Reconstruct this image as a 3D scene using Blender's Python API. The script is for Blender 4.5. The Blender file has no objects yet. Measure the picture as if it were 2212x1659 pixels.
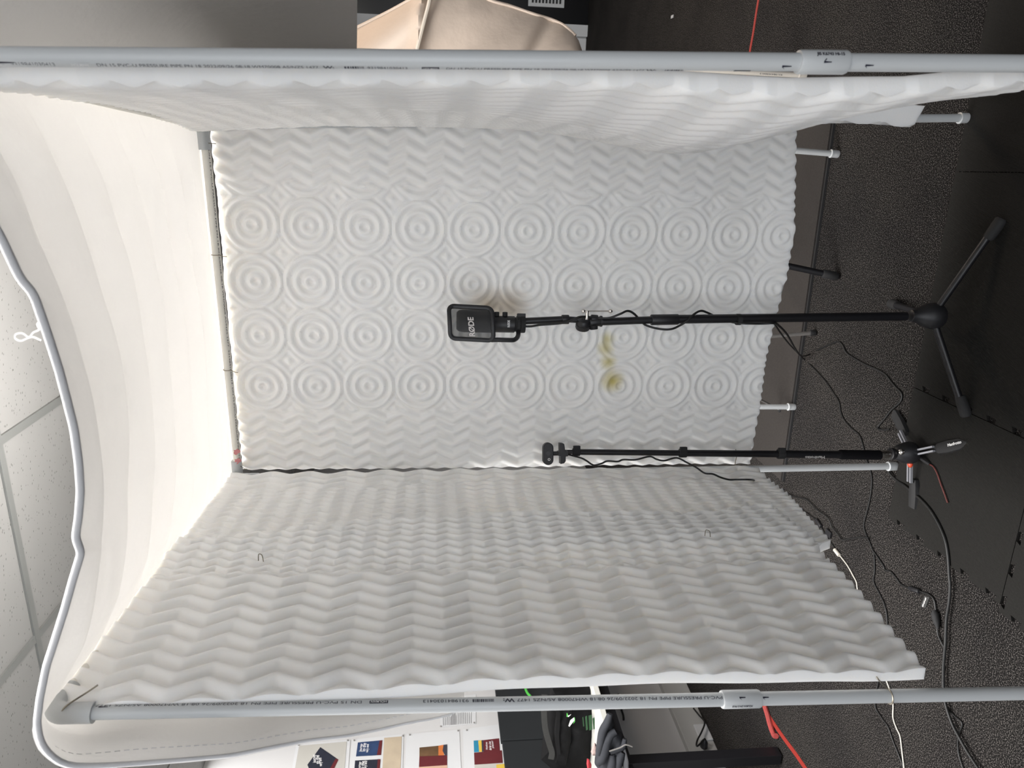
import bpy, bmesh, math, random
import numpy as np
from mathutils import Vector, Matrix
random.seed(7); rng = np.random.default_rng(7)
scene = bpy.context.scene
col = scene.collection

# ------------------------------------------------------------------ camera
FPX = 1580.0; HC = 1.445; TILT = math.radians(6.0)
V3 = lambda *a: np.array(a, float)
FWD = V3(0, math.cos(TILT), -math.sin(TILT)); UPV = V3(0, math.sin(TILT), math.cos(TILT)); RGT = V3(1, 0, 0)
CAM = V3(0, 0, HC)
cd = bpy.data.cameras.new('camera'); cam = bpy.data.objects.new('camera', cd); col.objects.link(cam)
cd.sensor_fit = 'HORIZONTAL'; cd.sensor_width = 36.0; cd.lens = 36.0 * FPX / 2212.0
cd.clip_start = 0.02; cd.clip_end = 60
cd.dof.use_dof = True; cd.dof.focus_distance = 2.0; cd.dof.aperture_fstop = 9.0
Mx = Matrix.Identity(4)          # the phone was held sideways: picture right is down
for i, v in enumerate((-UPV, RGT, -FWD)):
    for r in range(3): Mx[r][i] = v[r]
Mx.translation = Vector(CAM); cam.matrix_world = Mx
scene.camera = cam

# ------------------------------------------------------------------ light and exposure
PHI = math.radians(18.0)
AD = V3(math.sin(PHI), math.cos(PHI), 0)      # depth direction of the room
BD = V3(math.cos(PHI), -math.sin(PHI), 0)     # across the room, to the right
ZD = V3(0, 0, 1)
W = bpy.data.worlds.new('world'); scene.world = W; W.use_nodes = True
W.node_tree.nodes['Background'].inputs[0].default_value = (0.95, 0.965, 1.0, 1)
W.node_tree.nodes['Background'].inputs[1].default_value = 0.44
def area(name, loc, size, energy, color, target):
    l = bpy.data.lights.new(name, 'AREA'); l.shape = 'RECTANGLE'; l.size, l.size_y = size; l.energy = energy; l.color = color
    o = bpy.data.objects.new(name, l); col.objects.link(o); o.location = loc
    o.rotation_euler = (Vector(target) - Vector(loc)).to_track_quat('-Z', 'Y').to_euler(); return o
area('ceiling_panel_light', (-0.4, 1.75, 2.565), (2.2, 1.8), 90, (1.0, 0.975, 0.95), (-0.4, 1.75, 0))
area('ceiling_panel_light', (-0.4, -1.2, 2.565), (2.4, 1.2), 9, (1.0, 0.97, 0.94), (-0.4, -1.2, 0))
area('ceiling_panel_light', (-1.9, 3.4, 2.565), (1.2, 0.6), 6, (1.0, 0.98, 0.96), (-1.9, 3.4, 0))
area('ceiling_panel_light', (2.6, 4.6, 2.565), (1.2, 0.6), 9, (1.0, 0.96, 0.9), (2.6, 4.6, 0))
area('window_light', (-1.4, -2.6, 1.6), (3.0, 1.8), 17, (0.87, 0.93, 1.0), (0.0, 1.6, 1.2))
area('added_warm_light', (2.6, 3.6, 2.4), (0.5, 0.5), 9, (1.0, 0.78, 0.58), (1.4, 3.0, 1.3))  # unseen warm light, added to brighten the beige quilt
vs = scene.view_settings
vs.view_transform = 'Standard'; vs.look = 'None'; vs.exposure = 1.30; vs.gamma = 1.0; vs.use_curve_mapping = False

# ------------------------------------------------------------------ where things stand (survey of the place)
def ray(x, y): return FWD + RGT * (829.5 - y) / FPX + UPV * (1106.0 - x) / FPX
def on_floor(x, y, z=0.0):
    d = ray(x, y); return CAM + d * ((z - HC) / d[2])
def at_y(x, y, Y):
    d = ray(x, y); return CAM + d * (Y / d[1])
def on_plane(x, y, n, c):
    d = ray(x, y); return CAM + d * ((c - CAM @ n) / (d @ n))
def row_of(z, Y):                 # survey row for a height z at depth Y
    r = (z - HC) / Y; s, c = math.sin(TILT), math.cos(TILT)
    return 1106.0 - FPX * (r * c + s) / (c - r * s)
WALL_B = -2.95
def on_wall(x, y, off=0.0): return on_plane(x, y, BD, WALL_B + off)
def AB(a, b, z=0.0): return AD * a + BD * b + ZD * z

# ------------------------------------------------------------------ materials
def nodes_of(m): m.use_nodes = True; return m.node_tree.nodes, m.node_tree.links
def mat(name, c, rough=0.5, metal=0.0, var=0.0, scale=8.0, bump=0.0, bscale=60.0, spec=0.5, trans=0.0):
    m = bpy.data.materials.new(name); N, L = nodes_of(m)
    p = N['Principled BSDF']; p.inputs['Roughness'].default_value = rough; p.inputs['Metallic'].default_value = metal
    p.inputs['Specular IOR Level'].default_value = spec
    c = (c[0], c[1], c[2], 1); p.inputs['Base Color'].default_value = c
    if var > 0:
        tc = N.new('ShaderNodeTexCoord'); n = N.new('ShaderNodeTexNoise'); n.inputs['Scale'].default_value = scale; n.inputs['Detail'].default_value = 5
        mx = N.new('ShaderNodeMix'); mx.data_type = 'RGBA'
        mx.inputs[6].default_value = tuple(max(0, v * (1 - var)) for v in c[:3]) + (1,)
        mx.inputs[7].default_value = tuple(min(1, v * (1 + var)) for v in c[:3]) + (1,)
        L.new(tc.outputs['Object'], n.inputs['Vector']); L.new(n.outputs['Fac'], mx.inputs[0]); L.new(mx.outputs[2], p.inputs['Base Color'])
    if bump > 0:
        tc = N.new('ShaderNodeTexCoord'); n2 = N.new('ShaderNodeTexNoise'); n2.inputs['Scale'].default_value = bscale; n2.inputs['Detail'].default_value = 4
        b = N.new('ShaderNodeBump'); b.inputs['Strength'].default_value = bump; b.inputs['Distance'].default_value = 0.01
        L.new(tc.outputs['Object'], n2.inputs['Vector']); L.new(n2.outputs['Fac'], b.inputs['Height']); L.new(b.outputs[0], p.inputs['Normal'])
    if trans > 0:
        t = N.new('ShaderNodeBsdfTranslucent'); t.inputs['Color'].default_value = c
        ms = N.new('ShaderNodeMixShader'); ms.inputs[0].default_value = trans
        L.new(p.outputs[0], ms.inputs[1]); L.new(t.outputs[0], ms.inputs[2]); L.new(ms.outputs[0], N['Material Output'].inputs[0])
    return m
M = {}
M['foam'] = mat('white_foam', (0.94, 0.93, 0.91), 0.95, var=0.012, scale=5, bump=0.05, bscale=400, spec=0.1)
_p = M['foam'].node_tree.nodes['Principled BSDF']; _p.inputs['Subsurface Weight'].default_value = 0.7; _p.inputs['Subsurface Radius'].default_value = (1, .95, .88); _p.inputs['Subsurface Scale'].default_value = 0.012
M['quilt'] = mat('white_quilt_cotton', (0.80, 0.79, 0.775), 0.9, var=0.02, scale=6, bump=0.35, bscale=22, spec=0.15, trans=0.252)
M['piping'] = mat('white_piping_cord', (0.66, 0.66, 0.67), 0.8, bump=0.1, bscale=300, spec=0.2)
M['pvc'] = mat('white_pvc', (0.54, 0.56, 0.57), 0.32, var=0.01, scale=12)
M['pvc_rail_lit'] = mat('warm_lit_rail_pvc', (0.78, 0.76, 0.70), 0.35, var=0.01, scale=12)  # same PVC as the posts, warm light on the rails put into the colour
M['pvc_warm_lit'] = mat('warm_lit_frame_pvc', (0.62, 0.58, 0.52), 0.35, var=0.03, scale=12)  # cream tone is warm light painted into plain PVC
M['ink'] = mat('black_print_ink', (0.03, 0.03, 0.045), 0.7)
M['marker'] = mat('blue_black_marker', (0.012, 0.012, 0.03), 0.5)
M['white_print'] = mat('white_print', (0.8, 0.8, 0.8), 0.6)
M['grey_print'] = mat('pale_grey_print', (0.62, 0.59, 0.57), 0.6)
M['black'] = mat('black_plastic', (0.012, 0.012, 0.014), 0.45, var=0.1, scale=20)
M['black_paint'] = mat('black_painted_metal', (0.008, 0.008, 0.010), 0.38)
M['rubber'] = mat('black_rubber', (0.014, 0.014, 0.015), 0.75)
M['foam_grip'] = mat('black_foam_grip', (0.006, 0.006, 0.007), 0.95, spec=0.1)
M['steel'] = mat('polished_steel', (0.75, 0.72, 0.68), 0.16, 1.0)
M['alu'] = mat('brushed_aluminium', (0.62, 0.63, 0.68), 0.35, 0.7)
M['grey_tube'] = mat('grey_tube_metal', (0.22, 0.21, 0.20), 0.4, 0.2)
M['orange'] = mat('orange_red_plastic', (0.55, 0.06, 0.02), 0.4)
M['cable'] = mat('black_cable_rubber', (0.008, 0.008, 0.008), 0.5)
M['cable_white'] = mat('white_cable_sheath', (0.55, 0.52, 0.46), 0.5)
M['cable_red'] = mat('dull_red_cord', (0.10, 0.022, 0.018), 0.6)
M['wire'] = mat('bare_tie_wire', (0.30, 0.27, 0.22), 0.35, 0.8)
M['thread'] = mat('white_thread', (0.75, 0.75, 0.75), 0.8)
M['wall'] = mat('white_wall_paint', (0.52, 0.52, 0.525), 0.7, var=0.012, scale=3, bump=0.02, bscale=150)
M['trunking'] = mat('grey_white_trunking', (0.42, 0.42, 0.41), 0.5, var=0.03)
M['tbar'] = mat('grey_ceiling_grid', (0.20, 0.205, 0.20), 0.5)
M['tape'] = mat('red_floor_tape', (0.30, 0.028, 0.020), 0.6, var=0.1, scale=40)
M['strap'] = mat('red_woven_strap', (0.33, 0.05, 0.045), 0.8, var=0.25, scale=90)
M['screenfab'] = mat('black_screen_fabric', (0.016, 0.018, 0.020), 0.9, var=0.06, scale=200, spec=0.2)
M['bag'] = mat('black_nylon', (0.006, 0.006, 0.0065), 0.85, var=0.3, scale=12, bump=0.3, bscale=30, spec=0.15)
M['bagstrap'] = mat('dark_grey_webbing', (0.030, 0.030, 0.029), 0.85, var=0.2, scale=80, spec=0.2)
M['greenprint'] = mat('green_print', (0.010, 0.05, 0.015), 0.7, var=0.5, scale=60)
M['greenbright'] = mat('bright_green_print', (0.06, 0.38, 0.05), 0.6)
M['jacket'] = mat('charcoal_jersey', (0.035, 0.037, 0.043), 0.9, var=0.2, scale=25, bump=0.15, bscale=80, spec=0.2)
M['desk'] = mat('white_laminate', (0.66, 0.66, 0.62), 0.4)
M['paper'] = mat('white_paper', (0.55, 0.56, 0.575), 0.7)
M['pale_paper'] = mat('pale_grey_print_paper', (0.42, 0.41, 0.38), 0.7, var=0.03)
M['navy'] = mat('navy_print', (0.012, 0.015, 0.028), 0.6, var=0.4, scale=40)
M['blue'] = mat('blue_print', (0.018, 0.042, 0.11), 0.6, var=0.4, scale=30)
M['red'] = mat('dark_red_print', (0.10, 0.012, 0.016), 0.6, var=0.15, scale=30)
M['tan'] = mat('sepia_print', (0.42, 0.35, 0.26), 0.7, var=0.25, scale=9)
M['dusk'] = mat('dusk_brown_print', (0.10, 0.055, 0.025), 0.6, var=0.9, scale=14)
M['orangeprint'] = mat('orange_print', (0.55, 0.16, 0.04), 0.6, var=0.5, scale=18)
M['peach'] = mat('peach_print', (0.52, 0.33, 0.24), 0.7, var=0.1, scale=20)
M['teal'] = mat('teal_print', (0.02, 0.20, 0.33), 0.6, var=0.4, scale=12)
M['yellow'] = mat('yellow_print', (0.60, 0.42, 0.06), 0.6, var=0.3, scale=20)
M['textline'] = mat('grey_text_print', (0.22, 0.22, 0.23), 0.7)
M['pink'] = mat('pinkish_beige_cloth', (0.36, 0.27, 0.25), 0.9, var=0.2, scale=30)
M['redcloth'] = mat('red_cloth', (0.42, 0.03, 0.04), 0.8, var=0.3, scale=60)
M['beige'] = mat('beige_quilt_cotton', (0.62, 0.52, 0.44), 0.9, var=0.04, scale=8, bump=0.2, bscale=18, spec=0.1)
M['beige_trim'] = mat('cream_piping', (0.78, 0.70, 0.60), 0.8)
M['doorblack'] = mat('black_gloss_door', (0.006, 0.006, 0.007), 0.25)
M['frame_white'] = mat('white_gloss_frame', (0.70, 0.72, 0.74), 0.4)
M['grille'] = mat('pale_grey_grille', (0.55, 0.55, 0.54), 0.5)
M['heart'] = mat('pink_ink', (0.62, 0.25, 0.26), 0.7)
M['clear_card'] = mat('dark_printed_card', (0.05, 0.05, 0.05), 0.3, var=0.3, scale=60)

def carpet_mat():
    m = bpy.data.materials.new('speckled_grey_carpet'); N, L = nodes_of(m); p = N['Principled BSDF']
    p.inputs['Roughness'].default_value = 1.0; p.inputs['Specular IOR Level'].default_value = 0.05
    tc = N.new('ShaderNodeTexCoord')
    n1 = N.new('ShaderNodeTexNoise'); n1.inputs['Scale'].default_value = 300; n1.inputs['Detail'].default_value = 3; n1.inputs['Roughness'].default_value = 0.6
    n2 = N.new('ShaderNodeTexNoise'); n2.inputs['Scale'].default_value = 3.0; n2.inputs['Detail'].default_value = 3
    r = N.new('ShaderNodeValToRGB'); e = r.color_ramp.elements
    e[0].position = 0.40; e[0].color = (0.005, 0.0048, 0.0048, 1); e[1].position = 0.66; e[1].color = (0.150, 0.139, 0.133, 1)
    k = r.color_ramp.elements.new(0.535); k.color = (0.019, 0.0178, 0.0173, 1)
    mx = N.new('ShaderNodeMix'); mx.data_type = 'RGBA'; mx.blend_type = 'MULTIPLY'; mx.inputs[0].default_value = 1.0
    r2 = N.new('ShaderNodeValToRGB'); r2.color_ramp.elements[0].position = 0.3; r2.color_ramp.elements[0].color = (0.80, 0.79, 0.80, 1)
    r2.color_ramp.elements[1].position = 0.7; r2.color_ramp.elements[1].color = (1.1, 1.08, 1.05, 1)
    L.new(tc.outputs['Object'], n1.inputs['Vector']); L.new(tc.outputs['Object'], n2.inputs['Vector'])
    L.new(n1.outputs['Fac'], r.inputs[0]); L.new(n2.outputs['Fac'], r2.inputs[0])
    L.new(r.outputs[0], mx.inputs[6]); L.new(r2.outputs[0], mx.inputs[7]); L.new(mx.outputs[2], p.inputs['Base Color'])
    b = N.new('ShaderNodeBump'); b.inputs['Strength'].default_value = 0.2; b.inputs['Distance'].default_value = 0.003
    L.new(n1.outputs['Fac'], b.inputs['Height']); L.new(b.outputs[0], p.inputs['Normal'])
    return m
M['carpet'] = carpet_mat()
def mat_rubber(name, c):
    m = bpy.data.materials.new(name); N, L = nodes_of(m); p = N['Principled BSDF']
    p.inputs['Roughness'].default_value = 0.85; p.inputs['Specular IOR Level'].default_value = 0.15
    tc = N.new('ShaderNodeTexCoord'); mp = N.new('ShaderNodeMapping'); mp.inputs['Rotation'].default_value = (0, 0, 0.6)
    w = N.new('ShaderNodeTexWave'); w.inputs['Scale'].default_value = 90; w.inputs['Distortion'].default_value = 0.6
    n = N.new('ShaderNodeTexNoise'); n.inputs['Scale'].default_value = 240; n.inputs['Detail'].default_value = 2
    mx = N.new('ShaderNodeMix'); mx.data_type = 'RGBA'; mx.inputs[6].default_value = tuple(v * 0.7 for v in c) + (1,); mx.inputs[7].default_value = tuple(v * 1.45 for v in c) + (1,)
    b = N.new('ShaderNodeBump'); b.inputs['Strength'].default_value = 0.25; b.inputs['Distance'].default_value = 0.002
    L.new(tc.outputs['Object'], mp.inputs[0]); L.new(mp.outputs[0], w.inputs['Vector']); L.new(tc.outputs['Object'], n.inputs['Vector'])
    L.new(n.outputs['Fac'], mx.inputs[0]); L.new(mx.outputs[2], p.inputs['Base Color']); L.new(w.outputs['Fac'], b.inputs['Height']); L.new(b.outputs[0], p.inputs['Normal'])
    return m
M['mat'] = mat_rubber('dark_foam_mat', (0.0140, 0.0134, 0.0124))
M['mat_grey'] = mat_rubber('grey_foam_mat', (0.036, 0.0325, 0.0305))
def tile_mat():
    m = bpy.data.materials.new('speckled_ceiling_tile'); N, L = nodes_of(m); p = N['Principled BSDF']
    p.inputs['Roughness'].default_value = 0.95; p.inputs['Specular IOR Level'].default_value = 0.1
    tc = N.new('ShaderNodeTexCoord'); mp = N.new('ShaderNodeMapping'); mp.inputs['Rotation'].default_value = (0, 0, -PHI); mp.inputs['Scale'].default_value = (0.5, 1.3, 1)
    v = N.new('ShaderNodeTexVoronoi'); v.inputs['Scale'].default_value = 120; v.inputs['Randomness'].default_value = 1.0
    n = N.new('ShaderNodeTexNoise'); n.inputs['Scale'].default_value = 55; n.inputs['Detail'].default_value = 3
    lt = N.new('ShaderNodeMath'); lt.operation = 'LESS_THAN'; lt.inputs[1].default_value = 0.20
    gt = N.new('ShaderNodeMath'); gt.operation = 'GREATER_THAN'; gt.inputs[1].default_value = 0.52
    ml = N.new('ShaderNodeMath'); ml.operation = 'MULTIPLY'
    mx = N.new('ShaderNodeMix'); mx.data_type = 'RGBA'; mx.inputs[6].default_value = (0.30, 0.298, 0.292, 1); mx.inputs[7].default_value = (0.13, 0.13, 0.125, 1)
    L.new(tc.outputs['Object'], mp.inputs[0]); L.new(mp.outputs[0], v.inputs['Vector']); L.new(mp.outputs[0], n.inputs['Vector'])
    L.new(v.outputs['Distance'], lt.inputs[0]); L.new(n.outputs['Fac'], gt.inputs[0]); L.new(lt.outputs[0], ml.inputs[0]); L.new(gt.outputs[0], ml.inputs[1])
    L.new(ml.outputs[0], mx.inputs[0]); L.new(mx.outputs[2], p.inputs['Base Color']); return m
M['tile'] = tile_mat()
def mesh_screen_mat():
    m = bpy.data.materials.new('fine_black_pop_mesh'); N, L = nodes_of(m); p = N['Principled BSDF']
    p.inputs['Base Color'].default_value = (0.03, 0.03, 0.03, 1); p.inputs['Roughness'].default_value = 0.5
    t = N.new('ShaderNodeBsdfTransparent'); ms = N.new('ShaderNodeMixShader'); ms.inputs[0].default_value = 0.48
    L.new(t.outputs[0], ms.inputs[1]); L.new(p.outputs[0], ms.inputs[2]); L.new(ms.outputs[0], N['Material Output'].inputs[0]); return m
M['popmesh'] = mesh_screen_mat()

# ------------------------------------------------------------------ object helpers
def tag(o, label=None, cat=None, group=None, kind=None):
    if label: o['label'] = label
    if cat: o['category'] = cat
    if group: o['group'] = group
    if kind: o['kind'] = kind
    return o
def empty(name, loc, label, cat, group=None):
    o = bpy.data.objects.new(name, None); col.objects.link(o); o.location = tuple(loc); o.empty_display_size = 0.05
    return tag(o, label, cat, group)
PENDING = []
def attach(o, parent):
    if parent is not None:
        o.parent = parent
        off = Vector((0, 0, 0)); p = parent
        while p is not None: off += Vector(p.location); p = p.parent
        o.location = -off if o.location.length == 0 else o.location
        PENDING.append(o)
class MB:
    def __init__(s): s.v = []; s.f = []; s.n = 0
    def add(s, verts, faces):
        verts = np.asarray(verts, float).reshape(-1, 3); s.v.append(verts)
        s.f += [tuple(int(i) + s.n for i in f) for f in faces]; s.n += len(verts); return s
    def grid(s, P, close_u=False, close_v=False, flip=False):
        nu, nv = P.shape[:2]; idx = np.arange(nu * nv).reshape(nu, nv); F = []
        for i in range(nu if close_u else nu - 1):
            for j in range(nv if close_v else nv - 1):
                q = (idx[i, j], idx[(i + 1) % nu, j], idx[(i + 1) % nu, (j + 1) % nv], idx[i, (j + 1) % nv])
                F.append(q[::-1] if flip else q)
        return s.add(P.reshape(-1, 3), F)
    def tube(s, pts, r, seg=10, cap=True, up=None):
        pts = np.asarray(pts, float); n = len(pts); R = np.full(n, r) if np.isscalar(r) else np.asarray(r, float)
        T = np.gradient(pts, axis=0); T /= np.linalg.norm(T, axis=1)[:, None] + 1e-12
        u = V3(0, 0, 1) if abs(T[0][2]) < 0.9 else V3(1, 0, 0)
        rings = []
        for i in range(n):
            u = u - T[i] * (u @ T[i]); u /= np.linalg.norm(u); w = np.cross(T[i], u)
            a = np.linspace(0, 2 * math.pi, seg, endpoint=False)
            rings.append(pts[i] + R[i] * (np.cos(a)[:, None] * u + np.sin(a)[:, None] * w))
        P = np.array(rings); b = s.n; s.grid(P, close_v=True)
        if cap:
            s.f.append(tuple(range(b + seg - 1, b - 1, -1))); s.f.append(tuple(range(b + (n - 1) * seg, b + n * seg)))
        return s
    def cyl(s, a, b, r, seg=20, bev=0.0, r2=None):
        a, b = np.asarray(a, float), np.asarray(b, float); d = (b - a); L = np.linalg.norm(d); d /= L; r2 = r if r2 is None else r2
        if bev > 0:
            return s.tube([a, a + d * bev * .3, a + d * bev, b - d * bev, b - d * bev * .3, b], [r - bev, r - bev * .3, r, r2, r2 - bev * .3, r2 - bev], seg)
        return s.tube([a, b], [r, r2], seg)
    def lathe(s, base, axis, prof, seg=28):     # prof: (radius, distance along axis)
        base = np.asarray(base, float); axis = np.asarray(axis, float) / np.linalg.norm(axis)
        u = V3(1, 0, 0) if abs(axis[0]) < 0.9 else V3(0, 1, 0); u = u - axis * (u @ axis); u /= np.linalg.norm(u); w = np.cross(axis, u)
        a = np.linspace(0, 2 * math.pi, seg, endpoint=False)
        P = np.array([base + axis * h + r * (np.cos(a)[:, None] * u + np.sin(a)[:, None] * w) for r, h in prof])
        b = s.n; s.grid(P, close_v=True); n = len(prof)
        s.f.append(tuple(range(b + seg - 1, b - 1, -1))); s.f.append(tuple(range(b + (n - 1) * seg, b + n * seg))); return s
    def ball(s, c, r, seg=16, sc=(1, 1, 1)):
        c = np.asarray(c, float); th = np.linspace(0.03, math.pi - 0.03, seg // 2 + 2); a = np.linspace(0, 2 * math.pi, seg, endpoint=False)
        P = np.array([[c + r * V3(sc[0] * math.sin(t) * math.cos(q), sc[1] * math.sin(t) * math.sin(q), sc[2] * math.cos(t)) for q in a] for t in th])
        b = s.n; s.grid(P, close_v=True, flip=True); s.f.append(tuple(range(b, b + seg)[::-1])); n = len(th); s.f.append(tuple(range(b + (n - 1) * seg, b + n * seg))); return s
    def box(s, c, ex, ey, ez):                  # centre, three half-extent vectors
        c = np.asarray(c, float); V = [c + i * ex + j * ey + k * ez for i in (-1, 1) for j in (-1, 1) for k in (-1, 1)]
        return s.add(V, [(0, 1, 3, 2), (4, 6, 7, 5), (0, 4, 5, 1), (2, 3, 7, 6), (0, 2, 6, 4), (1, 5, 7, 3)])
    def prism(s, outline, d):                   # planar outline (n,3) extruded by vector d
        O = np.asarray(outline, float); n = len(O); b = s.n
        F = [tuple(range(n))[::-1], tuple(range(n, 2 * n))] + [(i, (i + 1) % n, n + (i + 1) % n, n + i) for i in range(n)]
        return s.add(np.vstack([O, O + d]), F)
    def build(s, name, m, parent=None, smooth=True, bevel=0.0):
        me = bpy.data.meshes.new(name); me.from_pydata(np.vstack(s.v).tolist(), [], s.f); me.materials.append(m)
        bm = bmesh.new(); bm.from_mesh(me); bmesh.ops.recalc_face_normals(bm, faces=bm.faces); bm.to_mesh(me); bm.free()
        if smooth: me.shade_smooth()
        o = bpy.data.objects.new(name, me); col.objects.link(o)
        if bevel > 0:
            md = o.modifiers.new('bevel', 'BEVEL'); md.width = bevel; md.segments = 3; md.limit_method = 'ANGLE'; md.harden_normals = False
        if smooth:
            try:
                me.set_sharp_from_angle(angle=math.radians(42))
            except Exception: pass
        attach(o, parent); return o
def smooth_path(pts, n=8):
    P = np.asarray(pts, float); P = np.vstack([2 * P[0] - P[1], P, 2 * P[-1] - P[-2]]); out = []
    for i in range(1, len(P) - 2):
        for t in np.linspace(0, 1, n, endpoint=False):
            p0, p1, p2, p3 = P[i - 1:i + 3]
            out.append(0.5 * (2 * p1 + (p2 - p0) * t + (2 * p0 - 5 * p1 + 4 * p2 - p3) * t * t + (3 * p1 - p0 - 3 * p2 + p3) * t ** 3))
    out.append(P[-2]); return np.array(out)
def grid_obj(name, front, back, m, parent=None):
    """closed sheet from two (nu,nv,3) grids"""
    nu, nv = front.shape[:2]; n = nu * nv
    idx = np.arange(n).reshape(nu, nv)
    a = idx[:-1, :-1].ravel(); b = idx[1:, :-1].ravel(); c = idx[1:, 1:].ravel(); d = idx[:-1, 1:].ravel()
    Q = [np.stack([a, b, c, d], 1), np.stack([d, c, b, a], 1) + n]
    ring = np.concatenate([idx[:, 0], idx[-1, 1:], idx[-2::-1, -1], idx[0, -2:0:-1]]); r2 = np.roll(ring, -1)
    Q.append(np.stack([r2, ring, ring + n, r2 + n], 1))
    Q = np.vstack(Q); V = np.vstack([front.reshape(-1, 3), back.reshape(-1, 3)])
    me = bpy.data.meshes.new(name); me.vertices.add(len(V)); me.vertices.foreach_set('co', V.ravel())
    me.loops.add(Q.size); me.loops.foreach_set('vertex_index', Q.ravel().astype(np.int32))
    me.polygons.add(len(Q)); me.polygons.foreach_set('loop_start', np.arange(0, Q.size, 4, dtype=np.int32))
    me.update(calc_edges=True); me.validate(); me.materials.append(m); me.shade_smooth()
    try: me.set_sharp_from_angle(angle=math.radians(60))
    except Exception: pass
    o = bpy.data.objects.new(name, me); col.objects.link(o); attach(o, parent); return o
def text2d(body, size=1.0, strips=0, shear=0.0, bold=0.0):
    cu = bpy.data.curves.new('t', 'FONT'); cu.body = body; cu.size = size; cu.shear = shear; cu.offset = bold; cu.resolution_u = 4
    o = bpy.data.objects.new('t', cu); col.objects.link(o); dg = bpy.context.evaluated_depsgraph_get(); dg.update()
    me = bpy.data.meshes.new_from_object(o.evaluated_get(dg)); bpy.data.objects.remove(o); bpy.data.curves.remove(cu)
    bm = bmesh.new(); bm.from_mesh(me); bpy.data.meshes.remove(me)
    ys = [v.co.y for v in bm.verts] or [0]
    for k in range(1, strips):
        y = min(ys) + (max(ys) - min(ys)) * k / strips
        bmesh.ops.bisect_plane(bm, geom=bm.verts[:] + bm.edges[:] + bm.faces[:], plane_co=(0, y, 0), plane_no=(0, 1, 0))
    bm.verts.index_update(); P = np.array([v.co[:] for v in bm.verts]).reshape(-1, 3); F = [tuple(v.index for v in f.verts) for f in bm.faces]; bm.free()
    return P, F
def place_text(body, origin, xd, yd, length=None, height=None, m=None, parent=None, name='lettering', bold=0.0, shear=0.0, mb=None, centre=False):
    P, F = text2d(body, 1.0, 0, shear, bold); w = P[:, 0].max() - P[:, 0].min(); h = P[:, 1].max() - P[:, 1].min()
    x = P[:, 0] - P[:, 0].min(); y = P[:, 1] - P[:, 1].min()
    sy = height / h if height else length / w; sx = length / w if length else sy
    if centre: x = x - w / 2; y = y - h / 2
    V = np.asarray(origin)[None] + (x * sx)[:, None] * np.asarray(xd) + (y * sy)[:, None] * np.asarray(yd)
    k = mb or MB(); k.add(V, F)
    return k if mb else k.build(name, m, parent, smooth=False)

# ================================================================== THE ROOM
def structure(o): o['kind'] = 'structure'; return o
def quad(name, pts, m):
    return structure(MB().add(pts, [(0, 1, 2, 3)]).build(name, m, smooth=False))
ZC = 2.58
quad('floor', [AB(-4, -3.6), AB(-4, 5.2), AB(8.2, 5.2), AB(8.2, -3.6)], M['carpet'])
quad('ceiling', [AB(-4, -3.6, ZC), AB(8.2, -3.6, ZC), AB(8.2, 5.2, ZC), AB(-4, 5.2, ZC)], M['tile'])
quad('wall_left', [AB(-4, WALL_B), AB(8.2, WALL_B), AB(8.2, WALL_B, ZC), AB(-4, WALL_B, ZC)], M['wall'])
BACK_A = 7.62
quad('wall_back', [AB(BACK_A, -3.6), AB(BACK_A, 5.2), AB(BACK_A, 5.2, ZC), AB(BACK_A, -3.6, ZC)], M['wall'])
quad('wall_right', [AB(-4, 5.0), AB(-4, 5.0, ZC), AB(8.2, 5.0, ZC), AB(8.2, 5.0)], M['wall'])
# ceiling grid: bars 24 mm wide, tiles 0.6 m
p0 = on_plane(77, 1375, ZD, ZC); a0, b0 = p0 @ AD, p0 @ BD
k = MB()
for i in range(-6, 9):
    for j in (0,):
        c = AB(2.0, b0 + 0.6 * i, ZC - 0.003); k.box(c, AD * 6, BD * 0.012, ZD * 0.003)
for i in range(-4, 6):
    c = AB(a0 + 1.2 * i, 0.8, ZC - 0.0035); k.box(c, AD * 0.012, BD * 4.2, ZD * 0.003)
structure(k.build('trim_1', M['tbar'], smooth=False))
# trunking along the foot of the left wall
k = MB(); k.box(AB(2.6, WALL_B + 0.02, 0.075), AD * 4.8, BD * 0.02, ZD * 0.075)
structure(k.build('baseboard_left', M['trunking'], smooth=False, bevel=0.004))
# black door with white frame in the back wall
pa = on_plane(1045, 45, AD, BACK_A); bl = pa @ BD
k = MB(); k.box(AB(BACK_A - 0.03, bl - 0.05, 1.1), AD * 0.03, BD * 0.05, ZD * 1.1); k.box(AB(BACK_A - 0.03, bl + 1.05, 1.1), AD * 0.03, BD * 0.05, ZD * 1.1)
k.box(AB(BACK_A - 0.03, bl + 0.5, 2.24), AD * 0.03, BD * 0.6, ZD * 0.045)
structure(k.build('trim_2', M['frame_white'], smooth=False))
d = MB(); d.box(AB(BACK_A - 0.02, bl + 0.5, 1.1), AD * 0.02, BD * 0.5, ZD * 1.1)
door = structure(d.build('door_1', M['doorblack'], smooth=False))
pg = on_plane(1180, 5, AD, BACK_A - 0.045); pb, pz = pg @ BD, pg[2]
g = MB(); g.box(AB(BACK_A - 0.046, pb + 0.12, pz), AD * 0.006, BD * 0.16, ZD * 0.17); g.build('vent_frame', M['frame_white'], door, False)
g = MB()
for i in range(9): g.box(AB(BACK_A - 0.056, pb + 0.12, pz - 0.13 + 0.0325 * i), AD * 0.004, BD * 0.13, ZD * 0.008)
g.build('vent_slats', M['black'], door, False)
# white cupboard beside the door, low part of the back wall
k = MB(); k.box(AB(BACK_A - 0.012, bl - 0.55, 1.05), AD * 0.012, BD * 0.44, ZD * 1.05); structure(k.build('trim_3', M['frame_white'], smooth=False, bevel=0.004))

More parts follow.
